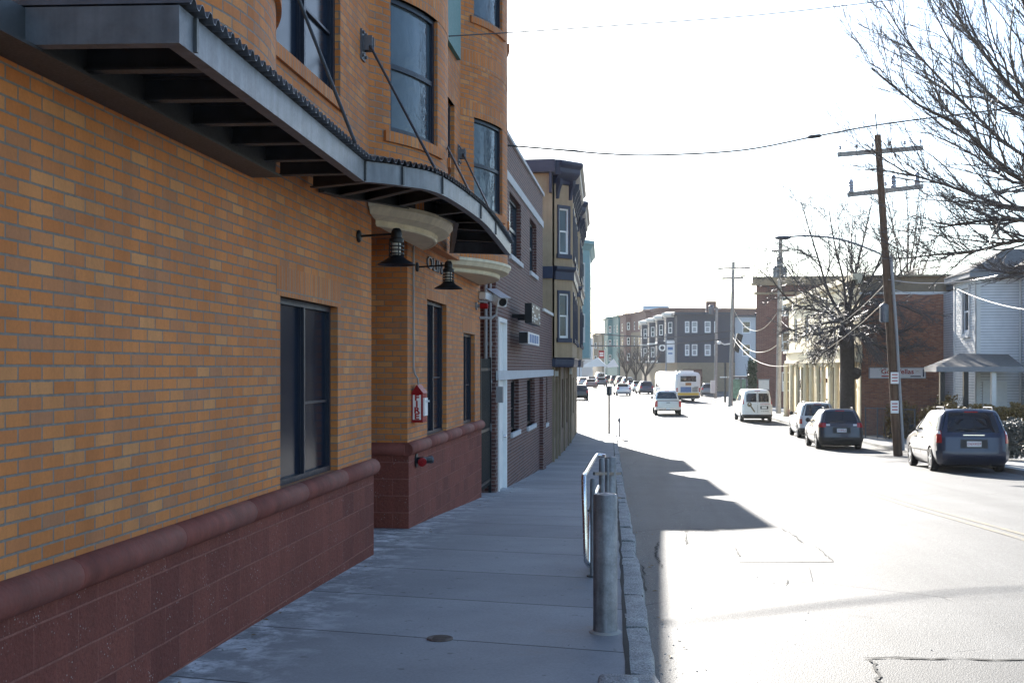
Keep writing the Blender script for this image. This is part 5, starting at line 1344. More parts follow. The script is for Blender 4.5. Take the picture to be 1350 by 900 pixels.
def make_car(label,cat,name,kind,col_,L=4.7,W=1.85,H=1.7,near=True,group=None,plate='',rails=False,hood=1.0,belt=1.05,clear=.22,wr=.34,wb=2.75,rear_off=.95,cabf=.52,rake=.32,frake=.9,metal=.35,dark_rear_glass=True,lowclad=False,tailz=None,spec=None):
    """passenger car / van from a side profile"""
    root=thing(name,label,cat,(0,0,0),group)
    pm=paint(name+'_paint',col_,metal)
    hw=W/2; zt=H
    sedan=kind=='sedan'
    yc=L*cabf+ (0 if not sedan else .1)      # cowl (base of windscreen) measured from the rear
    trunk=.95 if sedan else 0.0
    rear=[(clear,.22),(clear+.12,.06),(.45,.0),(.62,.015),(belt-.12,.05),(belt,.09+(.0 if not sedan else .12))]
    if sedan: rear+=[(belt+.02,trunk*.75),(belt+.06,trunk),(zt-.10,trunk+.75),(zt-.03,trunk+.95),(zt,trunk+1.15)]
    else: rear+=[(belt+.05,.10),(zt-.18,.10+rake*.7),(zt-.06,.10+rake),(zt,.10+rake+.12)]
    front=[(clear,L-.28),(clear+.12,L-.08),(.5,L),(.66,L-.02),(hood-.22,L-.10),(hood-.10,L-.30),(hood,L-.9),(hood+.06,yc+.1),(belt+.10,yc),(zt-.12,yc-frake),(zt-.04,yc-frake-.25),(zt,yc-frake-.6)]
    front=sorted(front); 
    wid=[(clear,hw-.12),(clear+.12,hw-.04),(.5,hw-.005),(.75,hw),(belt-.05,hw-.015),(belt+.02,hw-.05),(zt-.16,hw-.19),(zt-.05,hw-.26),(zt-.015,hw-.36),(zt,hw-.50)]
    zs=sorted(set([clear,clear+.06,clear+.12,.45,.55,.66,.75,hood-.22,hood-.16,hood-.10,hood-.05,hood,hood+.06,belt-.12,belt-.05,belt,belt+.02,belt+.06,belt+.10]+[belt+.1+(zt-.16-belt-.1)*k/6 for k in range(7)]+[zt-.12,zt-.08,zt-.05,zt-.03,zt-.015,zt]))
    zs=[z for i,z in enumerate(zs) if i==0 or z-zs[i-1]>.006]
    B=Body(zs,rear,front,wid,r=.22,tap=.06)
    a=MB(); B.mesh(a); body=a.build('body',[pm,M['plastic_blk']],root,smooth=True,angle=32)
    wy0,wy1=rear_off,rear_off+wb
    if near:
        cut_wheels(body,[(sg*(hw),y,wr) for sg in (1,-1) for y in (wy0,wy1)],wr+.055,.28,M['dark'])
    for y in (wy0,wy1):
        for sg in (1,-1): wheel(root,sg*(hw-.115),y,wr,.22,sg,near)
    cen=(0,L/2,.9)
    # glass
    gz0,gz1=belt+.06,zt-.13
    a=MB(); 
    if sedan: gz0r=belt+.10
    else: gz0r=belt+.02
    wr0=lerp_tab(wid,gz0r)-.10; wr1=lerp_tab(wid,gz1)-.10
    patch(a,B.rear,(-wr0,-wr1),(wr0,wr1),gz0r,gz1+.03,10,6,.006,cen); a.build('rear_window',M['glassc'],root,smooth=True)
    a=MB(); w0=lerp_tab(wid,belt+.14)-.08; w1=lerp_tab(wid,gz1)-.08
    patch(a,B.front,(-w0,-w1),(w0,w1),belt+.14,gz1,8,5,.006,cen); a.build('windscreen',M['glassc'],root,smooth=True)
    yr0=lerp_tab(rear,gz0)+.32; yr1=lerp_tab(rear,gz1)+.30; yf0=lerp_tab(front,gz0+.03)-.50; yf1=lerp_tab(front,gz1)-.22
    if sedan: yr0+=.05
    n=3 if near and not sedan else 2
    for sg in (1,-1):
        for k in range(n):
            e=.035
            f0,f1=k/n,(k+1)/n
            b0=yr0+(yf0-yr0)*f0+e; b1=yr0+(yf0-yr0)*f1-e; t0=yr1+(yf1-yr1)*f0+e; t1_=yr1+(yf1-yr1)*f1-e
            a=MB(); patch(a,lambda y,z:B.side(y,z,sg),(b0,t0),(b1,t1_),gz0,gz1,5,4,.005,cen); a.build('side_window',M['glassc'],root,smooth=True)
    # lamps
    tz=tailz or (belt-.22,belt+.06)
    for sg in (1,-1):
        xs=hw-.02
        a=MB(); patch(a,B.rear,sg*(hw-.30 if spec!='tall' else hw-.15),sg*(hw-.03),tz[0],tz[1],6,4,.012,cen); o=a.build('tail_lamp',M['tail'],root,smooth=True)
        if near:
            z0=tz[0]+(tz[1]-tz[0])*.72 if spec=='tall' else tz[0]+.03
            a=MB()
            if spec=='tall': patch(a,B.rear,sg*(hw-.14),sg*(hw-.035),z0,tz[1]-.012,4,2,.015,cen)
            else: patch(a,B.rear,sg*(hw-.46),sg*(hw-.31),tz[0]+.06,tz[1]-.05,4,2,.012,cen)
            a.build('reversing_lamp',M['clear_lamp'],o,smooth=True)
    for sg in (1,-1):
        a=MB(); patch(a,B.front,sg*(hw-.42),sg*(hw-.06),hood-.32,hood-.16,5,3,.010,cen); a.build('headlight',M['clear_lamp'],root,smooth=True)
    # bumper
    a=MB(); patch(a,B.rear,-(hw-.04),(hw-.04),clear+.03,.60 if not lowclad else .52,14,4,.035,cen,.04); a.build('rear_bumper',M['plastic_blk'] if lowclad else pm,root,smooth=True)
    if near:
        pz=.80 if not sedan else .78
        a=MB(); q=B.rear(0,pz); a.box(-.19,.19,q.y-.014,q.y+.03,pz-.075,pz+.075); po_=a.build('licence_plate',M['plate'],root)
        a=MB(); patch(a,B.rear,-.36,.36,pz-.12,pz+.12,6,3,.003,cen); a.build('plate_recess',M['plastic_blk'],root,smooth=True)
        if plate: text_obj('plate_number',plate,.10,M['redlt'],po_,(0,q.y-.017,pz),(1,0,0),(0,0,1),.001)
        for sg in (1,-1):
            a=MB(); f=lambda y,z:B.side(y,z,sg)
            ys=[yr0+(yf0-yr0)*(k+1)/n for k in range(n)]
            for y in ys[-2:]: patch(a,f,y-.006,y+.006,clear+.18,belt,1,6,.002,cen,.004)
            patch(a,f,wy0+wr+.08,wy1-wr-.08,.55,.60,8,1,.012,cen)
            a.build('door_seam',M['plastic_blk'],root)
        for sg in (1,-1):
            for y in ys[-2:]:
                p=B.side(y-.22 if True else y,belt-.16,sg); a=MB(); a.box(p.x-.02,p.x+.02,p.y-.10,p.y+.10,p.z-.018,p.z+.018); a.build('door_handle',M['plastic_blk'],root)
        a=MB(); patch(a,B.rear,-.18,.18,zt-.10,zt-.07,4,1,.008,cen); a.build('brake_lamp',M['tail'],root)
        q=B.rear(.12,gz0r+.05); a=MB(); a.bar(q+Vector((0,-.02,0)),B.rear(-.42,gz0r+.10)+Vector((0,-.025,0)),.015); a.build('rear_wiper',M['plastic_blk'],root) if not sedan else None
        a=MB(); a.tube([(.45,.12,clear+.02),(.45,.5,clear+.04)],.03,8); a.build('exhaust_pipe',M['galvdk'],root)
        a=MB(); a.box(-hw+.18,hw-.18,.4,L-.5,clear-.06,clear+.05); a.build('underbody',M['dark'],root)
    for sg in (1,-1):
        mirror(root,(sg*(hw+.06),lerp_tab(front,belt+.1)-.55,belt+.08),sg,M['plastic_blk'])
    if rails:
        for sg in (1,-1):
            x=sg*(hw-.34); y0=lerp_tab(rear,zt)+.1; y1=lerp_tab(front,zt)-.2
            a=MB(); a.tube([(x,y0,zt-.04),(x,y0+.12,zt+.05),(x,y1-.12,zt+.05),(x,y1,zt-.04)],.02,8); a.build('roof_rail',M['plastic_blk'],root,smooth=True)
    root['half_len']=L/2
    return root,B
def put(root,px,d,heading,dx=0):
    """rear centre of the car at photo column px, survey distance d"""
    x,y=XY(px,d); root.location=(x,y,zr(y)+.006); 
    s=(zr(y+3)-zr(y-0))/3.0
    root.rotation_euler=(math.atan(s),0,R(heading))
    return root
# nearest: navy minivan
r_,B=make_car('dark navy minivan with sunlit left side, parked at the right kerb beside the wooden pole','minivan','minivan','van',(.022,.03,.062),L=5.05,W=1.98,H=1.76,plate='D6XK07',rails=True,belt=1.10,hood=1.02,wb=3.0,rear_off=1.02,cabf=.74,rake=.30,frake=1.15,tailz=(.82,1.16),spec='tall',wr=.335)
text_obj('rear_script','GRAND VOYAGE',.055,M['chrome'],r_,(0,B.rear(0,1.03).y-.006,1.03),(1,0,0),(0,0,1),.001) if False else None
a=MB(); q=B.rear(0,1.04); a.box(-.28,.28,q.y-.010,q.y+.01,1.03,1.055); a.build('chrome_script',M['chrome'],r_)
put(r_,1285,18.75,-2.0)
# dark crossover
r_,B=make_car('dark blue grey crossover with white sunlit left side parked in front of the minivan','car','crossover_car','suv',(.03,.036,.055),L=4.55,W=1.84,H=1.66,plate='514ML6',rails=True,belt=1.08,hood=1.0,wb=2.66,rear_off=.95,cabf=.70,rake=.42,frake=1.0,tailz=(.92,1.10),lowclad=True,wr=.35)
put(r_,1110,27.7,.3)
# white boxy suv
r_,B=make_car('boxy white four wheel drive parked just ahead of the dark crossover','car','boxy_suv','suv',(.72,.72,.71),L=4.45,W=1.84,H=1.76,rails=True,belt=1.10,hood=1.05,wb=2.7,rear_off=.88,cabf=.66,rake=.14,frake=.55,tailz=(.72,1.06),spec='tall',metal=0,wr=.37,lowclad=True)
put(r_,1079,33.4,.5)
# white cargo van
r_,B=make_car('white cargo van with a painted key and red lettering on its rear doors','van','cargo_van','van',(.80,.80,.79),L=5.7,W=2.02,H=2.12,belt=1.30,hood=1.12,wb=3.43,rear_off=1.15,cabf=.84,rake=.12,frake=.75,tailz=(1.18,1.62),spec='tall',metal=0,wr=.37,lowclad=True,clear=.30)
for o in [c for c in r_.children if c.name.startswith('rear_window')]: bpy.data.objects.remove(o)
for sg in (1,-1):
    a=MB(); patch(a,B.rear,sg*.06,sg*.72,1.32,1.88,6,5,.006,(0,2.8,1)); a.build('rear_window',M['glassc'],r_,smooth=True)
a=MB(); patch(a,B.rear,-.008,.008,.62,1.98,1,8,.003,(0,2.8,1)); a.build('door_gap',M['plastic_blk'],r_)
def rp(x,z,o=.012): q=B.rear(x,z); return Vector((q.x,q.y-o,q.z))
a=MB(); c0=rp(-.52,1.16); ring=[]
for k in range(14): ring.append(c0+Vector((.15*math.cos(k*2*PI/14),0,.15*math.sin(k*2*PI/14))))
inner=[c0+Vector((.045*math.cos(k*2*PI/14),0,.05+.045*math.sin(k*2*PI/14))) for k in range(14)]
a.grid([ring,inner],cu=True); a.face([rp(-.48,1.04),rp(-.40,1.09),rp(-.16,.72),rp(-.20,.66),rp(-.27,.72)])
a.build('painted_key',pbr('painted_key_brass',(.22,.18,.11),.5,var=.3),r_)
text_obj('red_lettering','LOCKSMITH',.13,M['redlt'],r_,(.46,B.rear(.46,1.19).y-.012,1.19),(1,0,0),(0,0,1),.002,sx=.85)
text_obj('phone_lettering','24 HR SERVICE',.09,M['black'],r_,(.46,B.rear(.46,.72).y-.012,.74),(1,0,0),(0,0,1),.002,sx=.85)
for o in [c for c in r_.children if c.name.startswith(('licence_plate','plate_recess'))]: bpy.data.objects.remove(o)
q=B.rear(.40,.97); a=MB(); a.box(.17,.67,q.y-.02,q.y+.02,.87,1.07); o=a.build('plate_recess',M['plastic_blk'],r_)
a=MB(); a.box(.25,.58,q.y-.03,q.y-.02,.90,1.04); a.build('licence_plate',M['plate'],r_)
put(r_,999,44,1.5)
# silver pickup
root=thing('pickup_truck','silver pickup truck driving away in the middle of the street behind the bus','pickup',(0,0,0))
pm=paint('pickup_paint',(.50,.51,.52),.4)
zs=[.42,.48,.55,.7,.85,.98,1.06,1.10]; LB=Body(zs,[(.42,.2),(.48,.04),(.55,0),(1.0,.02),(1.10,.05)],[(.42,5.5),(.55,5.7),(.9,5.72),(1.0,5.6),(1.06,5.3),(1.10,4.5)],[(.42,.88),(.55,.97),(.85,1.0),(1.0,.98),(1.10,.94)],r=.14,tap=.04)
a=MB(); LB.mesh(a); body=a.build('body',[pm,M['plastic_blk']],root,smooth=True,angle=32)
cut_wheels(body,[(sg*1.0,y,.40) for sg in (1,-1) for y in (1.15,4.75)],.47,.3,M['dark'])
a=MB(); a.box(-.82,.82,.16,1.95,.62,1.5); c=a.build('cutter',M['plastic_blk']); m=body.modifiers.new('b','BOOLEAN'); m.object=c; m.operation='DIFFERENCE'; m.solver='EXACT'
me=bpy.data.meshes.new_from_object(body.evaluated_get(bpy.context.evaluated_depsgraph_get())); body.modifiers.clear(); body.data=me; bpy.data.objects.remove(c)
CB=Body([1.06,1.12,1.2,1.35,1.5,1.65,1.75,1.80,1.84,1.86],[(1.06,2.05),(1.2,2.06),(1.7,2.16),(1.80,2.24),(1.86,2.5)],[(1.06,4.45),(1.15,4.3),(1.7,3.55),(1.80,3.35),(1.86,3.0)],[(1.06,.92),(1.2,.89),(1.65,.76),(1.75,.71),(1.82,.62),(1.86,.45)],r=.16,tap=.04)
a=MB(); CB.mesh(a); a.build('cab',pm,root,smooth=True,angle=32)
a=MB(); patch(a,CB.rear,(-.76,-.66),(.76,.66),1.2,1.68,8,4,.006,(0,3.2,1.4)); a.build('rear_window',M['glassc'],root,smooth=True)
a=MB(); patch(a,CB.front,(-.8,-.66),(.8,.66),1.2,1.68,8,4,.006,(0,3.2,1.4)); a.build('windscreen',M['glassc'],root,smooth=True)
for sg in (1,-1):
    for y0,y1,t0,t1_ in ((2.35,3.1,2.45,3.05),(3.18,4.0,3.12,3.5)):
        a=MB(); patch(a,lambda y,z:CB.side(y,z,sg),(y0,t0),(y1,t1_),1.2,1.66,4,4,.006,(0,3.2,1.4)); a.build('side_window',M['glassc'],root,smooth=True)
    a=MB(); patch(a,LB.rear,sg*.77,sg*.965,.66,1.08,4,4,.015,(0,2.8,.8)); a.build('tail_lamp',M['tail'],root,smooth=True)
    mirror(root,(sg*1.06,3.75,1.25),sg,M['plastic_blk'])
    for y in (1.15,4.75): wheel(root,sg*.86,y,.40,.26,sg)
a=MB(); patch(a,LB.rear,-.76,.76,.62,1.05,8,4,.006,(0,2.8,.8)); a.build('tailgate',pm,root,smooth=True)
a=MB(); a.box(-.13,.13,-.02,.02,.95,1.0); a.build('tailgate_handle',M['plastic_blk'],root)
a=MB(); a.hexa([(-.95,-.16,.46),(.95,-.16,.46),(.97,.1,.46),(-.97,.1,.46)],[(-.95,-.16,.60),(.95,-.16,.60),(.97,.1,.60),(-.97,.1,.60)]); a.build('rear_bumper',M['chrome'],root)
a=MB(); a.box(-.15,.15,-.175,-.16,.47,.59); a.build('licence_plate',M['plate'],root)
a=MB(); a.box(-.7,.7,.2,5.2,.36,.5); a.build('underbody',M['dark'],root)
a=MB(); patch(a,CB.rear,-.16,.16,1.755,1.785,3,1,.006,(0,3.2,1.4)); a.build('brake_lamp',M['tail'],root)
a=MB(); a.box(-.97,-.83,.1,2.0,1.095,1.125); a.build('bed_rail',M['plastic_blk'],root)
a=MB(); a.box(.83,.97,.1,2.0,1.095,1.125); a.build('bed_rail',M['plastic_blk'],root)
a=MB(); a.box(-.83,.83,.01,.16,1.095,1.12); a.build('tailgate_cap',M['plastic_blk'],root)
put(root,881,50,1.6)
# city bus
root=thing('city_bus','white city bus with a yellow stripe low on its rear, turning ahead of the pickup','bus',(0,0,0))
pm=paint('bus_white_paint',(.74,.74,.73),0,.35,.5)
hw=1.28; zs=[.32,.4,.6,1.0,1.5,2.0,2.5,2.75,2.88,2.95,2.99,3.0]
BB_=Body(zs,[(.32,.15),(.5,0),(2.4,.02),(2.8,.10),(2.95,.25),(3.0,.5)],[(.32,11.9),(.5,12.05),(2.4,12.0),(2.8,11.85),(2.95,11.7),(3.0,11.4)],[(.32,1.2),(.5,hw),(2.5,hw),(2.75,hw-.04),(2.88,hw-.12),(2.95,hw-.25),(3.0,hw-.5)],r=.16,br=.03,tap=.005)
a=MB(); BB_.mesh(a); body=a.build('body',[pm,M['plastic_blk']],root,smooth=True,angle=32)
cut_wheels(body,[(sg*hw,y,.5) for sg in (1,-1) for y in (3.0,9.2)],.58,.35,M['dark'])
cen=(0,6,1.5)
for sg in (1,-1):
    for y in (3.0,9.2): wheel(root,sg*(hw-.17),y,.5,.3,sg)
    for k in range(7):
        a=MB(); patch(a,lambda y,z:BB_.side(y,z,sg),1.1+1.45*k,2.5+1.45*k,1.35,2.35,4,3,.008,cen); a.build('side_window',M['glassc'],root,smooth=True)
    for z0,z1 in ((1.05,1.2),(1.25,1.4)):
        a=MB(); patch(a,BB_.rear,sg*(hw-.22),sg*(hw-.06),z0,z1,3,2,.012,cen); a.build('tail_lamp',M['tail'],root)
a=MB(); patch(a,lambda y,z:BB_.side(y,z,-1),.25,11.6,.72,.86,20,1,.010,cen); patch(a,lambda y,z:BB_.side(y,z,1),.25,11.6,.72,.86,20,1,.010,cen); a.build('side_stripe',M['yellow'],root)
a=MB(); patch(a,BB_.rear,-hw+.02,hw-.02,.66,.92,12,2,.010,cen); a.build('yellow_stripe',M['yellow'],root)
a=MB(); patch(a,BB_.rear,-hw+.03,hw-.03,.40,.64,12,2,.012,cen); a.build('rear_bumper',M['plastic_blk'],root)
a=MB(); patch(a,BB_.rear,-.80,.80,2.05,2.62,8,4,.008,cen); a.build('rear_window',M['glassc'],root,smooth=True)
a=MB(); patch(a,BB_.rear,-.30,.30,1.66,1.94,4,2,.012,cen); a.build('route_display',M['amber'],root)
a=MB(); patch(a,BB_.rear,-.80,.30,.98,1.52,6,4,.010,cen); a.build('blue_advert_panel',M['adblue'],root)
text_obj('fleet_number','0738',.2,M['black'],root,(.82,BB_.rear(.82,1.48).y-.014,1.48),(1,0,0),(0,0,1),.002)
a=MB(); a.box(-.7,.7,.8,3.2,2.98,3.16); a.build('roof_unit',pm,root)
a=MB(); a.tube([(-.95,.6,2.9),(-.95,.6,3.25)],.08,8); a.build('exhaust_pipe',M['galvdk'],root)
a=MB()
for k in range(8): a.box(.4,.95,-.012,.02,1.02+.06*k,1.05+.06*k)
a.build('engine_grille',M['plastic_blk'],root)
a=MB(); a.box(-1.0,1.0,.3,11.5,.28,.45); a.build('underbody',M['dark'],root)
put(root,907.5,69,9.8)
# distant cars
far=[('silver saloon driving away in the middle of the street ahead of the bus','sedan','sedan_car',(.45,.47,.5),823,82,8,4.6,1.8,1.45),
('reddish brown saloon driving away behind the white van far down the street','sedan','sedan_car',(.20,.12,.11),780,105,9,4.6,1.8,1.45),
('dark saloon driving away beside the reddish brown one','sedan','sedan_car',(.10,.10,.115),794.5,116,10,4.6,1.8,1.46),
('tall white van far away above the dark saloon','van','passenger_van',(.72,.72,.71),793,132,10,5.2,1.95,2.15),
('black hatchback half hidden by the corner of the beige building','suv','hatchback_car',(.018,.018,.02),765.5,72,8,4.3,1.8,1.6),
('pale saloon queueing farthest left behind the black hatchback','sedan','sedan_car',(.5,.5,.5),770,118,9,4.6,1.8,1.45),
('white saloon queueing far away between the pale saloon and the white van','sedan','sedan_car',(.65,.65,.64),781.5,128,10,4.6,1.8,1.45),
('grey car parked to the right of the bus by the grey pole','suv','hatchback_car',(.16,.17,.18),934,80,-4,4.4,1.8,1.55),
('dark blue hatchback parked nearest behind the silver saloon on the right','suv','hatchback_car',(.05,.06,.09),853,86,9,4.2,1.8,1.65),
('white hatchback parked second in the far right row','sedan','sedan_car',(.66,.66,.65),844,93,9,4.5,1.8,1.5),
('white saloon parked third in the far right row','sedan','sedan_car',(.60,.60,.61),836.5,101,9,4.5,1.8,1.5),
('white estate parked fourth in the far right row','suv','estate_car',(.68,.68,.67),829,108,10,4.6,1.85,1.7),
('dark estate with a white roof line parked fifth in the far right row','suv','estate_car',(.07,.075,.085),820.5,116,10,4.6,1.85,1.7),
('dark car parked farthest in the far right row','suv','estate_car',(.05,.05,.055),812,126,10,4.6,1.85,1.7),
('small dark car behind the tall white van','suv','hatchback_car',(.04,.045,.05),803,134,10,4.3,1.8,1.6)]
for lab,kind,nm,c_,px,d,h,L,W,H in far:
    kw=dict(L=L,W=W,H=H,near=False,belt=1.0 if kind!='van' else 1.25,hood=.92 if kind!='van' else 1.1,cabf=.60 if kind=='sedan' else (.68 if kind=='suv' else .8),rake=.3 if kind!='van' else .12,frake=.8,wr=.33)
    gname='cars far down the street'
    r_,_=make_car(lab,'car' if kind!='van' else 'van',nm,kind,c_,group=gname,**kw); put(r_,px,d,h)
# ================================================================== far buildings beyond the junction
def boxb(mb,q,z0,z1):
    mb.hexa([(x,y,z0) for x,y in q],[(x,y,z1) for x,y in q])
A=O(4.3,97.6); Bq=O(12.2,99.2); Cq=O(-.6,121)
NV=thing('corner_building','three storey dark navy corner building with white framed windows above a beige ground floor','building',(A[0],A[1],-1.3))
ff,LF=fl(A,Bq); fsd,LS=fl(Cq,A)
def col_px(px): # distance along the front for a photo column
    k=math.tan(math.atan((px-675)/FPX)-TH); t=(Vector(Bq)-Vector(A)).normalized()
    return (k*A[1]-A[0])/(t.x-k*t.y)
hs=[(col_px(a),col_px(b),z0,z1) for a,b in ((903,909),(912,919.5),(929,937),(941.5,946)) for z0,z1 in ((6.65,8.25),(3.45,5.05))]
g=MB(); g.wall(ff,0,LF,2.5,9.3,hs,.12); g.wall(fsd,0,LS,2.5,9.3); g.wall(lambda u,z,d:(Bq[0]+d,u,z),Bq[1],Bq[1]+40,-1.5,9.3); g.face([(A[0],A[1],9.3),(Bq[0],Bq[1],9.3),(Bq[0],Bq[1]+40,9.3),(Cq[0],Cq[1],9.3)])
NVB=[]
for k in range(4):
    u0=LS-3-9.6*k-3.4; P=[fsd(u0,0,0),fsd(u0+.9,0,1.0),fsd(u0+2.8,0,1.0),fsd(u0+3.7,0,0)]; P=[(p[0],p[1]) for p in P]; NVB.append(P)
    for p,q in zip(P,P[1:]):
        f_,L_=fl(p,q); hh=[(L_*.5-.35,L_*.5+.35,z0,z1) for z0,z1 in ((3.45,5.05),(6.65,8.25))]; g.wall(f_,0,L_,2.7,9.1,hh,.08); hs2=[(f_,)+h for h in hh]
        for h in hs2: NVB_w=window(h[0],*h[1:],-.06,NV,M['white'],M['glassb'],'hung',fw=.1)
    g.face([(x,y,2.7) for x,y in P])
g.build('wall',M['navywall'],NV,recalc=False)
for h in hs: window(ff,*h,-.1,NV,M['white'],M['glassl'],'hung',fw=.12)
g=MB(); g.wall(ff,0,LF,-1.6,2.5,[(col_px(900),col_px(926),-.9,1.6)],.2); g.wall(fsd,0,LS,-1.6,2.5); g.build('ground_floor',M['stuccodk'],NV,recalc=False)
glass_panel(ff,col_px(900),col_px(926),-.9,1.6,-.18,M['glass'],NV,name='shop_window')
g=MB(); g.fbox(ff,-.3,LF+.2,9.1,9.5,-.1,.4); g.fbox(fsd,0,LS+.4,9.1,9.5,-.1,.4); 
g.build('cornice',M['navywall'],NV)
for P in NVB:  # off-white colour stands in for sun striking the bay cornices
    m=MB(); sweep(m,P,[(-.2,8.9),(.05,8.95),(.35,9.25),(.4,9.6),(-.2,9.7)]); m.face([(x,y,9.7) for x,y in offset_poly(P,-.2)]); m.build('sunlit_bay_cornice',M['offwhite'],NV)
    m=MB()
    for z in (5.4,2.65): sweep(m,P,[(-.1,z),(.08,z),(.08,z+.3),(-.1,z+.3)])
    m.build('bay_band',M['offwhite'],NV)
g=MB(); p=ff(4.6,9.4,-3); g.box(p[0],p[0]+1.4,p[1],p[1]+2,9.4,11.2); g.build('chimney',M['farbrick'],NV)
# grey building right of the navy one
GA=(Bq[0]+.1,Bq[1]+1.0); GB=(Bq[0]+8,Bq[1]+2)
GR=thing('grey_building','pale grey three storey building with a dark bay right of the navy corner building','building',(GA[0],GA[1],-1.3)); fg,LG=fl(GA,GB)
g=MB(); hh=[(1.0,2.2,z,z+1.7) for z in (3.4,6.6)]; g.wall(fg,0,LG,-1.6,9.0,hh,.1); g.wall(lambda u,z,d:(GB[0]+d,u,z),GB[1],GB[1]+20,-1.6,9); g.face([(GA[0],GA[1],9),(GB[0],GB[1],9),(GB[0],GB[1]+20,9),(GA[0],GA[1]+20,9)]); g.build('wall',M['stone'],GR,recalc=False)
for h in hh: window(fg,*h,-.08,GR,M['white'],M['glass'],'hung',fw=.1)
P=[(p[0],p[1]) for p in (fg(2.9,0,0),fg(3.5,0,.7),fg(5.6,0,.7),fg(6.2,0,0))]; g=MB()
for p,q in zip(P,P[1:]):
    f_,L_=fl(p,q); hh=[(L_*.5-.33,L_*.5+.33,z,z+1.7) for z in (3.4,6.6)]; g.wall(f_,0,L_,2.6,9.2,hh,.08)
    for h in hh: window(f_,*h,-.06,GR,M['white'],M['glassl'],'hung',fw=.1)
g.face([(x,y,2.6) for x,y in P]); g.build('dark_bay',M['navywall'],GR,recalc=False)
g=MB(); sweep(g,P,[(-.1,9.0),(.2,9.1),(.25,9.4),(-.1,9.5)]); g.fbox(fg,0,LG,8.9,9.15,-.1,.2); g.build('cornice',M['navywall'],GR)
# brown and tan row building further along
def rowhouse(name,label,p0,p1,ztop,mu,ml,zm,nb,depth=14,baym=None):
    t=thing(name,label,'building',(p1[0],p1[1],-1.1)); f_,L_=fl(p0,p1); e=fl(p0,p1)[0](L_,0,-depth); e0=f_(0,0,-depth)
    n=max(2,int(L_/3.4)); hs=[(L_*(k+.5)/n-.45,L_*(k+.5)/n+.45,z,z+1.6) for k in range(n) for z in (3.0,6.2,9.3) if z+1.8<ztop]
    g=MB(); g.wall(f_,0,L_,zm,ztop,[h for h in hs if h[2]>zm],.1); fe,Le=fl(p1,(e[0],e[1])); we=[(Le*(k+.5)/4-.5,Le*(k+.5)/4+.5,z,z+1.6) for k in range(4) for z in (3.0,6.2,9.3) if z+1.8<ztop]
    g.wall(fe,0,Le,zm,ztop,[h for h in we if h[2]>zm],.1); g.face([(p0[0],p0[1],ztop),(p1[0],p1[1],ztop),(e[0],e[1],ztop),(e0[0],e0[1],ztop)]); g.build('upper_wall',mu,t,recalc=False)
    g=MB(); g.wall(f_,0,L_,-1.6,zm,[h for h in hs if h[3]<zm],.1); g.wall(fe,0,Le,-1.6,zm,[h for h in we if h[3]<zm],.1); g.build('lower_wall',ml,t,recalc=False)
    for h in hs: window(f_,*h,-.08,t,M['offwhite'],M['glass'],'hung',fw=.12)
    for h in we: window(fe,*h,-.08,t,M['offwhite'],M['glassl'],'hung',fw=.12)
    for k in range(nb):
        u=L_*(k+.5)/nb; P=[(p[0],p[1]) for p in (f_(u-1.6,0,0),f_(u-.9,0,.9),f_(u+.9,0,.9),f_(u+1.6,0,0))]; m=MB(); sweep(m,P,[(-.1,2.6),(0,2.6),(0,ztop-.3),(.2,ztop-.1),(.2,ztop+.3),(-.1,ztop+.35)]); m.build('bay',baym or mu,t)
        for z in (3.2,6.4,9.4):
            if z+1.6<ztop:
                q_=fl(P[2],P[3]); window(q_[0],q_[1]*.5-.3,q_[1]*.5+.3,z,z+1.5,.01,t,M['offwhite'],M['glass'],'hung',fw=.1)
    g=MB(); g.fbox(f_,-.2,L_+.2,ztop-.1,ztop+.3,-.1,.3); g.fbox(fe,-.2,Le,ztop-.1,ztop+.3,-.1,.3); g.build('cornice',mu,t); return t
rowhouse('row_building','brown brick and tan row building beyond the navy corner building',O(-5.2,144),O(2.6,127),12.4,M['farbrick'],M['stuccodk'],8.8,2,22)
rowhouse('row_building','dark teal row building with tall bays left of the brown brick one',O(-9.2,156),O(-5.6,146),12.6,M['tealdk'],M['tealdk'],3,1,12)
rowhouse('row_building','tan brick row building beyond the teal bays far down the street',O(-13,172),O(-10,160),9.6,M['stuccodk'],M['stuccodk'],3,1,12)
rowhouse('row_building','pale grey distant building closing the end of the street behind the cars',O(-33,236),O(-17,232),11.6,M['stone'],M['stone'],3,0,14)
rowhouse('row_building','lower pale distant building left of the street end, behind the white awnings',O(-44,226),O(-27,222),8.2,M['offwhite'],M['stone'],3,0,12)
p=O(4,140); BL=thing('billboard','pale blue billboard standing on the roof of the brown row building','billboard',(p[0],p[1],12.4))
q0,q1=V(847.5,411,135),V(882,411,135); z0,z1=V(860,412,135).z,V(860,403,135).z
g=MB(); g.box(q0.x,q1.x,q0.y,q0.y+.25,z0,z1); g.build('panel',pbr('pale_blue_poster',(.42,.55,.66),.5,var=.06),BL)
g=MB()
for k in range(4): x=q0.x+(q1.x-q0.x)*(k+.5)/4; g.bar((x,q0.y+.3,11.5),(x,q0.y+.3,z0+.1),.15)
g.build('support_leg',M['galvdk'],BL)
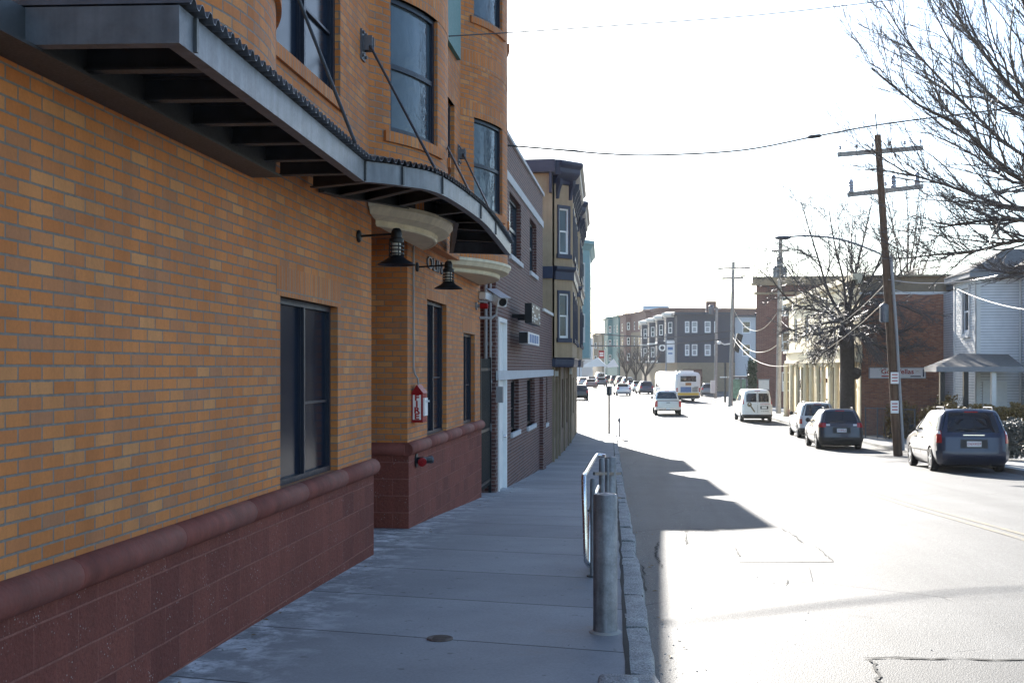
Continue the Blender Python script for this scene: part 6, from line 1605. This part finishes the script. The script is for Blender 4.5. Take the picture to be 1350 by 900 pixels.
# awnings, red sign, banners
for px,py,d,w_,lab in ((782,478,120,5.0,'white market awning over the pavement at the far left end of the street'),(806,479,128,2.6,'small tilted white awning beside the teal bays')):
    q=V(px,py,d); t=thing('awning',lab,'awning',(q.x,q.y,zg(q.y)),'white awnings far down the street'); g=MB(); g.prism([(q.x-w_/2,q.y,q.z-.8),(q.x+w_/2,q.y,q.z-.6),(q.x+w_*.15,q.y,q.z+.9)],(0,3,0)); g.build('canopy',M['white'],t)
    g=MB()
    for x in (q.x-w_/2+.1,q.x+w_/2-.1): g.tube([(x,q.y+.1,zg(q.y)-.1),(x,q.y+.1,q.z-.6)],.06,6)
    g.build('support_leg',M['galvdk'],t)
q=V(793,467,124); t=thing('hanging_sign','small red shop sign hanging far down the street','sign',(q.x,q.y,q.z)); g=MB(); g.box(q.x-.5,q.x+.5,q.y,q.y+.2,q.z-.7,q.z+.7); g.build('sign_board',M['red'],t)
g=MB(); g.box(q.x-.35,q.x+.35,q.y-.02,q.y-.003,q.z+.1,q.z+.3); g.box(q.x-.35,q.x+.35,q.y-.02,q.y-.003,q.z-.3,q.z-.1); g.tube([(q.x+.55,q.y+.1,zg(q.y)),(q.x+.55,q.y+.1,q.z+.9)],.07,6); g.build('sign_marks',M['white'],t)
q=V(873,464,97); t=thing('round_sign','dark banner with a white ring on the navy building','sign',(q.x,q.y,q.z),'banners hanging on the navy building'); g=MB(); g.box(q.x-.65,q.x+.65,q.y-1,q.y-.9,q.z-1.5,q.z+1.5); g.build('banner',M['navywall'],t); g=MB(); rw=[[(q.x+r__*math.cos(k*PI/10),q.y-1.02,q.z+.6+r__*math.sin(k*PI/10)) for k in range(20)] for r__ in (.28,.5)]; g.grid(rw,cu=True); g.build('white_ring',M['white'],t)
q=V(883.5,464,96); t=thing('vertical_banner','white vertical banner on the navy building beside the ringed banner','banner',(q.x,q.y,q.z),'banners hanging on the navy building'); g=MB(); g.box(q.x-.6,q.x+.6,q.y-1,q.y-.9,q.z-1.5,q.z+1.5); g.build('banner',M['white'],t); g=MB(); g.box(q.x-.35,q.x+.35,q.y-1.02,q.y-1.003,q.z+.3,q.z+.7); g.box(q.x-.3,q.x+.3,q.y-1.02,q.y-1.003,q.z-.3,q.z-.1); g.build('print',M['adblue'],t)
q=V(878,500,95); t=thing('lamp_post','thin pole holding the banners in front of the navy building','post',(q.x,q.y,zg(q.y))); g=MB(); g.tube([(q.x,q.y,zg(q.y)-.1),(q.x,q.y,V(878,440,95).z)],.1,8); g.build('post',M['grey'],t,smooth=True); g=MB(); g.bar((q.x-1.1,q.y-.75,V(878,449,95).z),(q.x+1.1,q.y-.75,V(878,449,95).z),.05); g.bar((q.x,q.y,V(878,449,95).z),(q.x,q.y-.8,V(878,449,95).z),.06); g.build('side_arm',M['grey'],t)
# distant bare street trees
for i,(px,d,h,lab) in enumerate(((826,104,6.2,'small bare street tree left of the three by the tan row building'),(838,98,6.8,'middle bare street tree behind the row of parked cars'),(851,93,6.0,'bare street tree nearest the bus, in front of the navy bays'))):
    x,y=XY(px,d); T=Tree(40+i); b_=Vector((x,y,zg(y)-.05)); T.t.tube([b_,b_+Vector((0,0,2.2))],[.2,.16],8)
    for k in range(8):
        aa=k*PI/4+.3; Pq,_=T.path(b_+Vector((0,0,2.0)),(math.cos(aa)*.6,math.sin(aa)*.6,1),h-2.2,5,.08,.06); T.twigs(Pq,.09,.03,0,2,(9,6),.42,.7,.2)
    finish(T,'bare_tree',lab,tuple(b_),M['bark'],'bare street trees far down the street')
# ================================================================== thin bright air over the street
mb=MB(); mb.box(-140,140,-40,420,-2.4,22)
hz=tag(mb.build('haze',None or M['white']),kind='stuff')
hm=bpy.data.materials.new('street_haze'); hm.use_nodes=True; nt_=hm.node_tree
for n_ in list(nt_.nodes): nt_.nodes.remove(n_)
ho=nt_.nodes.new('ShaderNodeOutputMaterial'); hv=nt_.nodes.new('ShaderNodeVolumePrincipled')
hv.inputs['Color'].default_value=(.93,.95,1,1); hv.inputs['Density'].default_value=.00012; hv.inputs['Anisotropy'].default_value=.35
nt_.links.new(hv.outputs[0],ho.inputs['Volume']); hz.data.materials.clear(); hz.data.materials.append(hm)
